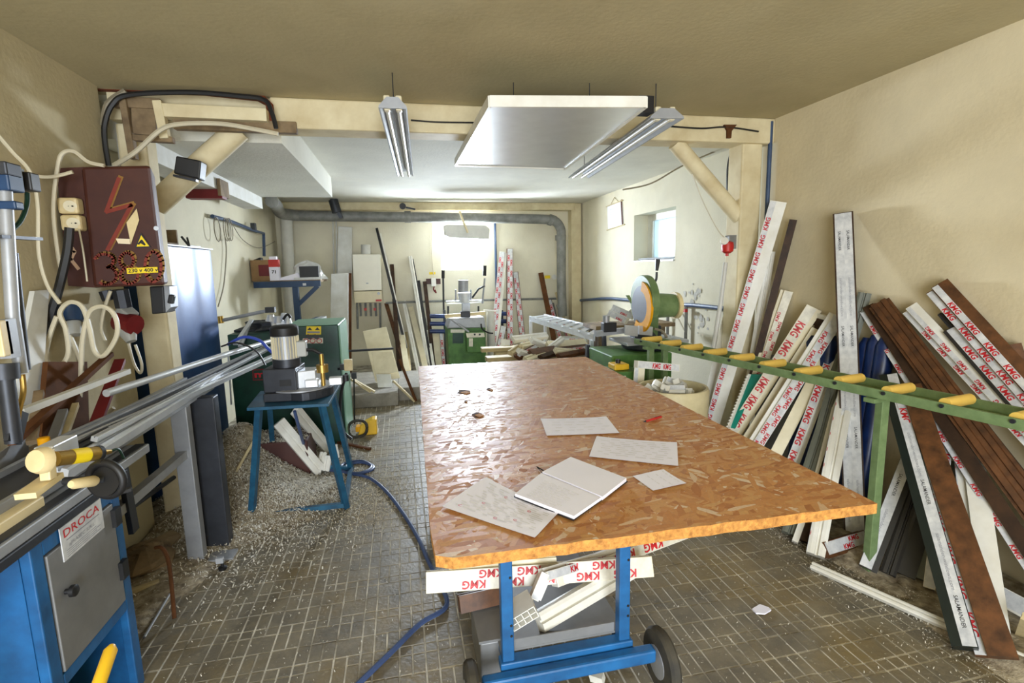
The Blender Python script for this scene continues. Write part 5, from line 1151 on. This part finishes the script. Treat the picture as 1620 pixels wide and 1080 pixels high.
y_a, y_b = la[0].y, la[1].y; z_b, z_t = (la[3].z+la[2].z)/2-.01, (la[0].z+la[1].z)/2-.01
lbp = mk('maker_plate', MB().bb(XM+.004, XM+.007, y_a, y_b, z_b, z_t), 'film', dr)
u = V((0, 1, 0)); W = y_b-y_a; Hh = z_t-z_b
mb = MB(); mb.text('DROCA', (XM+.0078, y_a+W*.06, z_b+Hh*.66), u, ZUP, Hh*.24, 0, .005, W*.86); mk('lettering', mb, 'ink_red', lbp, recalc=False)
mb = MB(); mb.text('aJRASEC S.R.L', (XM+.0078, y_a+W*.14, z_b+Hh*.34), u, ZUP, Hh*.1, .2, .004, W*.62)
for k in range(4): mb.bb(XM+.0072, XM+.0078, y_a+W*.08, y_a+W*(.9-.1*(k % 2)), z_b+Hh*(.07+.06*k), z_b+Hh*(.085+.06*k))
mb.bb(XM+.0072, XM+.0078, y_a+W*.1, y_a+W*.9, z_b+Hh*.54, z_b+Hh*.57); mk('small_print', mb, 'ink_grey', lbp, recalc=False)
# machine bed
mk('bed', MB().bb(XM-.42, XM+.01, yN-.4, yF+.06, zt, zt+.03), 'metal_dark', bm, bevel=.004)
zbd = zt+.03
def tpx(x, y, z): return at(x, y, Z=z)
c1_ = tpx(70, 783, zbd+.07)
mk('fence_block', MB().bb(c1_.x-.13, c1_.x, yN-.4, c1_.y, zbd, zbd+.07), 'cream_plastic', bm, bevel=.005)
mk('slide_rail', MB().bb(c1_.x-.06, c1_.x+.04, yN-.3, yF+.25, zbd+.001, zbd+.035), 'metal_dull', bm, bevel=.004)
mk('slide_groove', MB().bb(c1_.x-.005, c1_.x+.03, yN-.3, yF+.24, zbd+.0352, zbd+.04), 'black', bm)
aw = thing('angle_guide', 'grey steel angle guide lying on the machine bed at the frame edge', 'guide', tpx(20, 740, zbd+.03))
g0, g1 = tpx(-30, 760, zbd+.1), tpx(44, 705, zbd+.1)
mk('upright_flange', MB().bar(g0, g1, .004, .09), 'metal_dull', aw); mk('flat_flange', MB().bar(g0+V((.03, 0, -.045)), g1+V((.03, 0, -.045)), .06, .004), 'metal_dull', aw)
cl = thing('pneumatic_clamp', 'brass pneumatic clamp cylinder with yellow sticker on the machine', 'clamp', tpx(110, 740, zbd))
YC = None
cA, cB = at(86, 726, X=-.99), at(152, 717, X=-.95)
mk('cylinder', MB().tube([cA, cB], .022, 20), 'brass', cl, smooth=True); mk('end_ring', MB().tube([cB, cB+(cB-cA).normalized()*.012], .024, 20), 'metal_dark', cl, smooth=True)
sd_ = (cB-cA).normalized()
mk('sticker', MB().tube([cA.lerp(cB, .35), cA.lerp(cB, .75)], .0226, 20, False), 'yellow_sign', cl, smooth=True)
mk('fitting', MB().tube([cB+sd_*.012, cB+sd_*.05], [.012, .007], 10), 'brass', cl, smooth=True)
mk('air_tube', MB().tube(smoothpath([cB+sd_*.05, cB+sd_*.08+V((0, 0, .004)), cB+sd_*.095+V((0, .0, -.03))], 4), .004, 6), 'green_dark', cl, smooth=True)
pkA = at(66, 728, X=-.985); mk('pressure_pad', MB().lathe(pkA-sd_*.022, [(.006, 0), (.03, .004), (.036, .016), (.036, .03), (.03, .034)], 22, sd_), 'cream_plastic', cl, smooth=True)
mk('mount', MB().bar(at(73, 712, X=-.985), at(77, 758, X=-.985), .03, .026, V((1, 0, 0))), 'cream_plastic', cl, bevel=.003)
mk('mount_base', MB().bar(at(40, 785, X=-1.0), at(85, 752, X=-1.0), .05, .016), 'cream_plastic', cl)
mk('clamp_bridge', MB().bar(at(70, 720, X=-1.04), at(110, 700, X=-1.04), .05, .05), 'metal_alu', cl, bevel=.004)
hw = thing('hand_wheel', 'black hand wheel with cream crank handle on the machine', 'hand wheel', at(176, 790, X=-.93))
hA, hB = at(112, 766, X=-.93), at(152, 760, X=-.91)
mk('crank_handle', MB().tube([hA, hA.lerp(hB, .1), hA.lerp(hB, .9), hB], [.010, .014, .016, .012], 14), 'cream_plastic', hw, smooth=True)
wc = at(168, 758, X=-.90); wax = (hB-hA).normalized()
rim = [wc+(V((0, 0, 1))*cos(k*pi/14)+wax.cross(V((0, 0, 1))).normalized()*sin(k*pi/14))*.052 for k in range(29)]
mk('rim', MB().tube(rim, .012, 10), 'black', hw, smooth=True); mk('disc', MB().lathe(wc-wax*.008, [(.05, 0), (.05, .014), (.02, .016), (.018, .03)], 24, wax), 'black', hw, smooth=True)
mk('shaft', MB().tube([wc, wc+V((-.12, .02, 0))], .012, 10), 'metal_dark', hw, smooth=True); mk('lock_lever', MB().bar(wc+V((.0, 0, -.05)), wc+V((.05, .03, -.05)), .016, .014), 'black', hw, bevel=.003)
mk('side_upright', MB().bar(at(190, 720, X=-1.16), at(212, 840, X=-1.16), .05, .02, V((1, 0, 0))), 'metal_dark', bm)
yl = thing('yellow_lever', 'yellow padded lever end at the bottom left of the view', 'lever', at(165, 1078, X=-.72))
ya, yb_ = at(175, 1028, X=-.72), at(150, 1100, X=-.72)
mk('grip', MB().tube([ya+(ya-yb_).normalized()*.012, ya, yb_], [.006, .0145, .0145], 14), 'yellow', yl, smooth=True); mk('shaft', MB().tube([yb_, V((yb_.x-.1, yb_.y, .02))], .01, 8), 'metal_dark', yl, smooth=True)

# far-left drill column
dc = thing('drill_stand', 'steel drill stand column with blue clamps at the left frame edge', 'drill stand', at(20, 690, X=-1.2))
d_ = lambda x, y, X=-1.2: at(x, y, X=X)
mk('column', MB().tube([d_(8, 300), d_(20, 500), d_(34, 590)], .018, 14), 'metal_dull', dc, smooth=True)
mk('inner_column', MB().tube([d_(20, 400), d_(40, 585)], .014, 12), 'metal_dark', dc, smooth=True)
mk('lower_column', MB().tube([d_(8, 590), d_(22, 700)], .022, 14), 'metal_dark', dc, smooth=True); mk('collar', MB().tube([d_(6, 575), d_(8, 600)], .036, 16), 'metal_dark', dc, smooth=True)
mk('clamp', MB().box(d_(8, 285), (.06, .07, .07)), 'blue_dark', dc, bevel=.005); mk('clamp', MB().box(d_(8, 325), (.08, .04, .025)), 'blue_dark', dc, bevel=.005)
mk('head', MB().box(d_(2, 268), (.07, .07, .04)), 'metal_dark', dc, bevel=.005)
lsw = mk('limit_switch', MB().box(d_(40, 288), (.06, .05, .06)), 'pvc_dark', dc, bevel=.005); mk('switch_lever', MB().box(d_(28, 274), (.02, .03, .03)), 'pvc_olive', lsw)
mk('arm', MB().bar(d_(-6, 374), d_(60, 378), .03, .01), 'metal_dark', dc)
mk('hose', MB().tube(smoothpath([d_(43, 305), d_(42, 325), d_(32, 350), d_(14, 368)]), .007, 8), 'green_dark', dc, smooth=True)
mk('gauge_box', MB().box(d_(2, 535), (.03, .04, .11)), 'cream_plastic', dc, bevel=.004); mk('gauge_plate', MB().box(d_(14, 535), (.03, .05, .12)), 'metal_dull', dc)
mk('air_hose', MB().tube(smoothpath([d_(35, 592), d_(37, 620), d_(30, 650), d_(25, 690)]), .008, 8), 'brass', dc, smooth=True)
mk('base_bracket', MB().bar(d_(20, 700), d_(32, 650), .012, .06), 'metal_dark', dc)

# ------------------------------------------------------------------ dark green double saw
YG = 4.75
g = lambda x, y, Y=YG: at(x, y, Y=Y)
gs = thing('profile_saw', 'dark green profile saw with warning stickers behind the router stand', 'machine', (g(450, 600).x, YG+.3, 0))
x0, x1, x2 = g(358, 530).x, g(452, 530).x, g(536, 530).x
zl, zr = g(400, 528).z, g(490, 515).z
mk('left_cabinet', MB().bb(x0, x1, YG+.02, YG+.6, 0, zl), 'green_dark', gs, bevel=.008); mk('right_cabinet', MB().bb(x1, x2, YG, YG+.62, 0, zr), 'green_dark', gs, bevel=.008)
mk('side_cover', MB().bb(x2, x2+.012, YG+.01, YG+.6, .05, zr-.01), 'green_light', gs); mk('top_cover', MB().bb(x1, x2, YG, YG+.62, zr, zr+.006), 'green_light', gs)
mk('corner_strip', MB().bar(g(361, 560, YG+.015), g(366, 640, YG+.015), .012, .01, V((1, 0, 0))), 'metal_alu', gs)
ys = YG-.003
s1_ = mk('warning_sticker', MB().prism([g(485, 516, ys), g(508, 516, ys), g(508, 529, ys), g(484, 529, ys)], (0, .002, 0)), 'yellow_sign', gs)
for x in (490, 502): mk('triangle', MB().prism([g(x, 517.5, ys-.001), g(x+4, 522, ys-.001), g(x-4, 522, ys-.001)], (0, .0008, 0)), 'ink_black', s1_)
mk('print_line', MB().prism([g(486, 524, ys-.001), g(506, 524, ys-.001), g(506, 527, ys-.001), g(486, 527, ys-.001)], (0, .0008, 0)), 'ink_grey', s1_)
for x in (490, 501): mk('mandatory_sign', MB().tube([g(x, 532, YG), g(x, 532, ys-.001)], .026, 14), 'ink_black', gs)
s2_ = mk('prohibition_sticker', MB().prism([g(479, 535, ys), g(511, 534, ys), g(511, 543, ys), g(478, 543, ys)], (0, .002, 0)), 'film_warm', gs)
for x in (484, 494.5, 505): mk('ring', MB().ribbon([g(x+4*cos(a), 539+3.4*sin(a), ys-.002) for a in [k*pi/6 for k in range(13)]], .006, (0, -1, 0)), 'ink_red', s2_, recalc=False)
lgm = mk('maker_badge', MB().prism([g(399, 584, YG+.017), g(420, 583, YG+.017), g(421, 601, YG+.017), g(400, 602, YG+.017)], (0, .003, 0)), 'red_dark', gs)
mk('badge_field', MB().prism([g(401, 586, YG+.015), g(420, 585, YG+.015), g(420, 599, YG+.015), g(402, 600, YG+.015)], (0, .002, 0)), 'green_dark', lgm)
mb = MB(); mb.text('m', g(403, 597, YG+.0135), V((1, 0, 0)), ZUP, .055, 0, .03, .085); mk('lettering', mb, 'ink_red', lgm, recalc=False)
for x, y, r in ((428, 503, .045), (440, 505, .05), (449, 500, .035), (455, 506, .04), (433, 510, .05)): mk('clamp_fitting', MB().tube([g(x, y+5, YG+.25), g(x, y-5, YG+.25)], [r, r*.6], 10), 'metal_alu', gs, smooth=True)
mk('clamp_arm', MB().bar(g(425, 512, YG+.25), g(460, 510, YG+.25), .06, .03), 'metal_alu', gs); mk('clamp_hose', MB().tube(smoothpath([g(448, 505, YG+.2), g(455, 497, YG+.2), g(460, 503, YG+.2)]), .012, 6), 'black', gs, smooth=True)
mk('pointer_rod', MB().tube([g(350, 507, YG+.3), g(424, 491, YG+.3)], .016, 8), 'metal_dull', gs, smooth=True); mk('rod_knob', MB().tube([g(348, 500, YG+.3), g(350, 511, YG+.3)], .025, 10), 'brass', gs, smooth=True); mk('rod_head', MB().box(g(428, 490, YG+.3), (.08, .06, .05)), 'black', gs)
for i, (a, b) in enumerate((((372, 545), (398, 506)), ((380, 548), (394, 512)))): mk('alu_strip', MB().bar(g(*a, 4.6), g(*b, 4.9), .035, .012), 'metal_alu', label='%s aluminium strip jutting up over the green saw' % ('front', 'rear')[i], cat='strip')
blob('chip_heap', 'heap of dark swarf on the green saw deck', V((g(400, 520).x, YG+.3, zl)), (.16, .14, .09), 'metal_dark', 'swarf', 9, amp=.5)
for i, (a, b) in enumerate((((476, 514), (505, 503)), ((485, 514), (512, 502)))): mk('alu_strip', MB().bar(g(*a, YG+.35), g(*b, YG+1.0), .06, .03), ('blue_dark', 'metal_alu')[i], label='%s strip lying on top of the green saw' % ('blue', 'bright'), cat='strip') if False else mk('alu_strip', MB().bar(g(*a, YG+.35), g(*b, YG+1.0), .06, .03), ('blue_dark', 'metal_alu')[i], label='%s strip lying on top of the green saw' % ('blue', 'bright aluminium')[i], cat='strip')

# ------------------------------------------------------------------ router on blue stand
ZS = .76
sn = thing('router_stand', 'blue steel stand with splayed legs under the bench router', 'stand', at(475, 800, Z=0))
pc4 = [at(x, y, Z=ZS) for x, y in ((390, 645), (520, 638), (538, 607), (412, 618))]
mk('plate', MB().hexa([p-ZUP*.02 for p in pc4]+pc4), 'blue_stand', sn, bevel=.003)
feet = [at(398, 822, Z=0), at(548, 804, Z=0), at(556, 745, Z=0), at(434, 740, Z=0)]
inn = [pc4[i].lerp((pc4[0]+pc4[2])/2, .22)-ZUP*.02 for i in range(4)]
for a, b in zip(inn, feet): mk('leg', MB().bar(a, b+V((0, 0, .004)), .035, .035), 'blue_stand', sn)
for i in range(4): mk('stretcher', MB().bar(feet[i].lerp(inn[i], .04), feet[(i+1) % 4].lerp(inn[(i+1) % 4], .04), .03, .03), 'blue_stand', sn)
rt = thing('bench_router', 'grey bench router with ribbed cream motor on the blue stand', 'router', (pc4[0]+pc4[2])/2)
q_ = lambda x, y, z: at(x, y, Z=z)
bl0, bl1 = q_(417, 637, ZS+.002), q_(497, 633, ZS+.002)
dx = bl1-bl0; wdr = dx.length; ux = dx.normalized(); uy = V((-ux.y, ux.x, 0))
plan = [bl0, bl0+ux*wdr*.55-uy*.0]+[bl0+ux*(wdr*.62)+uy*.17+(ux*cos(a)-uy*sin(a))*.20 for a in [radians(75-k*12) for k in range(14)]]+[bl0+uy*.3]
mk('base', MB().prism(plan, (0, 0, .055)), 'metal_dark', rt, bevel=.006)
mk('turntable', MB().lathe(bl0+ux*(wdr*.62)+uy*.17+ZUP*.056, [(.19, 0), (.19, .008), (.17, .012), (.06, .013)], 30), 'metal_dull', rt, smooth=True)
bh = bl0+ZUP*.056
mk('body', MB().hexa([bh+ux*a+uy*b+ZUP*z for z in (0, .15) for a, b in ((.0, .02), (.2, .02), (.2, .24), (.0, .24))]), 'metal_dark', rt, bevel=.006)
mk('body_slot', MB().hexa([bh+ux*a+uy*b+ZUP*z for z in (.04, .08) for a, b in ((.1, .016), (.17, .016), (.17, .02), (.1, .02))]), 'black', rt)
mk('slide', MB().hexa([bh+ux*a+uy*b+ZUP*z for z in (.0, .12) for a, b in ((.2, .06), (.3, .1), (.3, .22), (.2, .22))]), 'metal_alu', rt, bevel=.004)
mc = bh+ux*.12+uy*.13+ZUP*.15
mk('motor_foot', MB().tube([mc, mc+ZUP*.05], .085, 20), 'metal_dark', rt, smooth=True)
mo = mk('motor', MB().tube([mc+ZUP*.05, mc+ZUP*.20], .074, 24), 'metal_dull', rt, smooth=True)
for k in range(24): a = k*pi/12; d = V((cos(a), sin(a), 0)); mk('cooling_rib', MB().bar(mc+d*.078+ZUP*.055, mc+d*.078+ZUP*.195, .004, .012, d), 'boiler_beige', mo)
mk('fan_cover', MB().lathe(mc+ZUP*.2, [(.084, 0), (.086, .01), (.086, .05), (.07, .065), (.03, .068)], 24), 'black', rt, smooth=True)
mk('terminal_box', MB().bar(mc+ux*.1+ZUP*.06, mc+ux*.1+ZUP*.16, .06, .06), 'pvc_grey', rt, bevel=.006)
cc = bh+ux*.34+uy*.12
mk('depth_column', MB().tube([cc+ZUP*.0, cc+ZUP*.22], .014, 10), 'brass', rt, smooth=True); mk('column_head', MB().tube([cc+ZUP*.1, cc+ZUP*.15], .038, 12), 'brass', rt, smooth=True)
mk('lever', MB().tube([cc+ZUP*.22, cc+ZUP*.25-ux*.05, cc+ZUP*.25-ux*.1], .012, 8), 'black', rt, smooth=True)
for a, b in ((.28, .08), (.42, .12)): mk('clamp_block', MB().box(bh+ux*a+uy*b+ZUP*.04, (.08, .06, .05)), 'metal_alu', rt, bevel=.005)
mk('clamp_knob', MB().tube([bh+ux*.48+uy*.14+ZUP*.03, bh+ux*.48+uy*.14+ZUP*.07], .02, 10), 'black', rt, smooth=True)

# ------------------------------------------------------------------ things below and around the stand
rb = at(415, 735, Z=0); mk('red_bin', MB().bb(-1.14, -.76, 4.0, 4.35, .001, .3), 'maroon', label='dark red bin half buried in shavings behind the stand', cat='bin', bevel=.01)
for i, (a, b, w) in enumerate((((442, 668), (508, 746), 20), ((470, 650), (522, 712), 18))):
    A_, B_ = at(*a, Y=3.95), at(*b, Z=.03); profile('pvc_profile', ('front', 'rear')[i]+' white profile slanting down through the router stand', A_, B_, pxm(A_, w), .03, 'pvc_white', 'groove', face=(.6, -1, .3), keep=True)
for i, (a, b) in enumerate((((502, 748), (512, 716)), ((532, 725), (528, 705)), ((515, 745), (519, 722)))): A_, B_ = at(*a, Z=.03), at(*b, Z=.14); profile('profile_offcut', ('left', 'right', 'middle')[i]+' white offcut lying under the router stand', A_, B_, .05, .035, 'pvc_white', 'groove', face=(0, -1, .5), cat='offcut')
A_, B_ = at(400, 698, Y=3.75), at(343, 800, Z=.0); mk('timber_stick', MB().bar(A_, B_, .022, .016), 'timber_pale', label='pale wooden stick slanting beside the stand', cat='stick')
pdl = thing('foot_pedal', 'yellow foot pedal switch on the floor behind the stand', 'pedal', at(588, 690, Z=0))
p = at(585, 688, Z=0)
mk('hood', MB().prism([p+V(v) for v in ((-.11, 0, .0), (.07, 0, .0), (.07, 0, .15), (.03, 0, .15), (-.08, 0, .1))], (0, .14, 0)), 'yellow', pdl, bevel=.01)
mk('treadle', MB().box(p+V((-.1, .06, .06)), (.06, .1, .05)), 'orange_guard', pdl, bevel=.008)
c = at(566, 678, Y=p.y-.06); mk('cable_ring', MB().tube([c+V((.085*cos(k*pi/9), .02*sin(k), .085*sin(k*pi/9)+.0)) for k in range(19)], .014, 8), 'rubber', label='black coiled hose ring standing before the yellow pedal', cat='hose', smooth=True)
cable('cable', px_path([(548, 590), (540, 620), (538, 650), (542, 680), (556, 694)], Y=4.6), .014, 'cable_black', 'black cable drooping down beside the green saw')
sb = thing('switch_box', 'cream switch box on the corner of the green saw', 'switch', at(551, 578, Y=4.7))
mk('box', MB().box(at(551, 577, Y=4.68), (.07, .06, .1)), 'cream_plastic', sb, bevel=.006); mk('gland', MB().box(at(542, 580, Y=4.68), (.04, .05, .05)), 'black', sb); mk('bracket', MB().bar(at(549, 583, Y=4.70), at(532, 583, Y=4.78), .03, .02), 'metal_dark', sb)
pl2 = at(561, 670, Z=0); mk('tool_pole', MB().tube([(pl2.x, pl2.y, .002), (at(560, 598, Y=pl2.y).x, pl2.y, at(560, 598, Y=pl2.y).z)], .008, 8).box(at(560, 594, Y=pl2.y), (.05, .05, .06)), 'black', label='thin black pole with a knob standing by the plinth', cat='pole')
mk('steel_bar', MB().bar(at(515, 695, Z=.012), at(586, 710, Z=.012), .025, .02), 'timber_brown', label='dark flat bar lying on the floor by the pedal', cat='bar')
for i, (a, b, m) in enumerate((((533, 585), (585, 600), 'timber_pale'), ((555, 598), (592, 604), 'timber_pale'), ((622, 602), (655, 606), 'timber_pale'), ((632, 568), (656, 592), 'timber_brown'))):
    mk('timber_stick', MB().bar(at(*a, Y=6.1), (lambda q: V((q.x, q.y, (.172 if i < 2 else .02))))(at(*b, Y=6.0)), .03, .02), m, label=('upper pale stick crossing behind the green saw', 'lower pale stick crossing behind the green saw', 'pale stick lying at the far left table corner', 'brown stick leaning at the far left table corner')[i], cat='stick')
mk('white_board_scrap', MB().prism(px_path([(635, 627), (640, 616), (660, 615), (660, 625)], Z=.01), (0, 0, .02)), 'pvc_cream', label='cream board scrap on the floor at the far table corner', cat='board')
# bent rusty rod, lower left
mk('bent_rod', MB().tube(smoothpath([at(246, 866, Z=.28), at(258, 868, Z=.28), at(268, 895, Z=.2), at(276, 978, Z=.01)], 4), .009, 8), 'timber_brown', smooth=True, label='bent rusty rod on the floor beside the blue machine', cat='rod')
mk('steel_rod', MB().tube([at(228, 1008, Z=.012), at(268, 940, Z=.012)], .006, 6), 'metal_dull', label='thin steel rod lying beside the bent rusty rod', cat='rod')
mk('timber_stick', MB().bar(at(208, 935, Z=.02), at(252, 920, Z=.02), .025, .02), 'timber_pale', label='short pale stick on the floor beside the blue machine', cat='stick')
blob('rag', 'brown straw-coloured rag on the floor beside the blue machine', at(232, 890, Z=0), (.16, .22, .1), 'timber_raw', 'rag', 12, amp=.4)
mk('steel_rod', MB().tube([at(205, 805, X=-1.3), at(275, 755, X=-1.3)], .012, 8), 'black', label='black rod slanting under the feed bench', cat='rod', smooth=True)
# blue hose on the floor
hz = [at(466, 650, Z=.62), at(474, 680, Z=.45), at(484, 710, Z=.2), at(505, 738, Z=.03)]+[at(x, y, Z=.014) for x, y in ((540, 746), (570, 748), (588, 738), (572, 729), (545, 733), (540, 743), (562, 750), (586, 744), (590, 737), (570, 731), (548, 737), (556, 748), (585, 756), (612, 778), (640, 815), (662, 852), (678, 888), (700, 930), (705, 960), (665, 986), (620, 1030), (560, 1088))]
cable('air_hose', hz, .0115, 'hose_steelblue', 'blue air hose running from the router stand across the floor to the front', 'hose')

# ------------------------------------------------------------------ shavings, dust and rubble
def scatter(name, label, n, pos, m, s0, s1, seed, cat='shavings'):
    random.seed(seed); mb = MB()
    for _ in range(n):
        p = pos()
        if p is None: continue
        s = random.uniform(s0, s1); a = random.uniform(0, 6.28); t = random.uniform(-.5, .9)
        d = V((cos(a)*cos(t), sin(a)*cos(t), sin(t))); k = V((-sin(a), cos(a), random.uniform(-.4, .4))).normalized(); wv = k*(s*random.uniform(.18, .35)); up = ZUP*(s*random.uniform(.2, .6))
        p = p+ZUP*(s*.6)
        b = len(mb.v); mb.v += [p-d*s-wv, p-d*s+wv, p+up+wv, p+up-wv, p+d*s-wv-ZUP*s*.2, p+d*s+wv-ZUP*s*.2]; mb.f += [(b, b+1, b+2, b+3), (b+3, b+2, b+5, b+4)]
    for v in mb.v: v.z = max(v.z, .0015)
    return mk(name, mb, m, label=label, cat=cat, kind='stuff', recalc=False)
def hgt(x, y):
    h = .42*math.exp(-(((x+1.28)/.33)**2+((y-4.15)/.5)**2))+.10*math.exp(-(((x+.95)/.32)**2+((y-3.6)/.33)**2))+.05*math.exp(-(((x+1.35)/.28)**2+((y-3.0)/.6)**2))
    return h+.012*sin(13*x+5*y)*sin(9*y-4*x)-.012
mb = MB(); nx, ny = 40, 50
for j in range(ny+1):
    for i in range(nx+1):
        x = -1.84+1.5*i/nx; y = 2.3+2.4*j/ny; e = min(1, i/3, j/3, (nx-i)/4, (ny-j)/3)
        if y < 3.5 and x < -1.59: x = -1.59
        mb.v.append(V((x, y, max(-.003, hgt(x, y)*e+(.004*random.random()-.006)))))
for j in range(ny):
    for i in range(nx): a = j*(nx+1)+i; mb.f.append((a, a+1, a+nx+2, a+nx+1))
def pos_white():
    x, y = random.gauss(-.78, .16), random.gauss(3.75, .2); return V((x, y, max(0, hgt(x, y)))) if -1.1 < x < -.42 and 3.35 < y < 3.97 else None
scatter('shavings', 'bright white shavings drifted between the legs of the router stand', 5000, pos_white, 'shaving', .003, .012, 6)
mk('shaving_heap', mb, 'rubble', label='heap of plastic shavings and dust under the left benches', cat='heap', kind='stuff', smooth=True, recalc=False)
def pos_heap():
    x, y = random.gauss(-1.02, .33), random.gauss(3.75, .5)
    if x < -1.8 or x > -.3 or y < 2.3 or y > 4.7 or (x < -1.58 and y < 3.5): return None
    if -1.21 < x < -.71 and 3.99 < y < 4.36: return V((x, y, .302)) if -1.13 < x < -.77 else None
    return V((x, y, max(0, hgt(x, y))))
scatter('shavings', 'pale curled shavings covering the heap around the router stand', 15000, pos_heap, 'shaving', .003, .011, 1)
def pos_yellow():
    x, y = random.gauss(-.3, .22), random.gauss(3.6, .3); return V((x, y, .002)) if -.75 < x < .05 and 2.9 < y < 4.4 else None
scatter('shavings', 'thin spread of tan shavings between the stand and the table', 6000, pos_yellow, 'shaving_tan', .002, .007, 2)
def pos_floor():
    x, y = random.uniform(-1.0, 2.1), random.uniform(1.1, 5.5); return V((x, y, .002))
scatter('shavings', 'white flecks scattered over the whole floor', 6000, pos_floor, 'shaving', .0015, .005, 3)
def pos_right():
    t = random.random(); x = 2.1+random.gauss(.1, .14)+.2*(1-t)*.3; y = 1.2+1.7*t; return V((x, y, .002)) if 1.85 < x < 2.78 else None
scatter('shavings', 'dust and flecks gathered round the feet of the leaning profiles', 5200, pos_right, 'shaving', .0015, .006, 4)
mb = MB(); nx, ny = 16, 40; random.seed(8)
for j in range(ny+1):
    for i in range(nx+1):
        x = 2.12+.67*i/nx; y = 1.0+2.0*j/ny; e = min(1, i/3, j/3, (ny-j)/3)
        mb.v.append(V((x, y, max(-.003, (.025+.02*sin(7*y+5*x)+.015*random.random())*e-.006))))
for j in range(ny):
    for i in range(nx): a = j*(nx+1)+i; mb.f.append((a, a+1, a+nx+2, a+nx+1))
mk('rubble', mb, 'rubble', label='dusty rubble along the foot of the right wall', cat='rubble', kind='stuff', recalc=False)
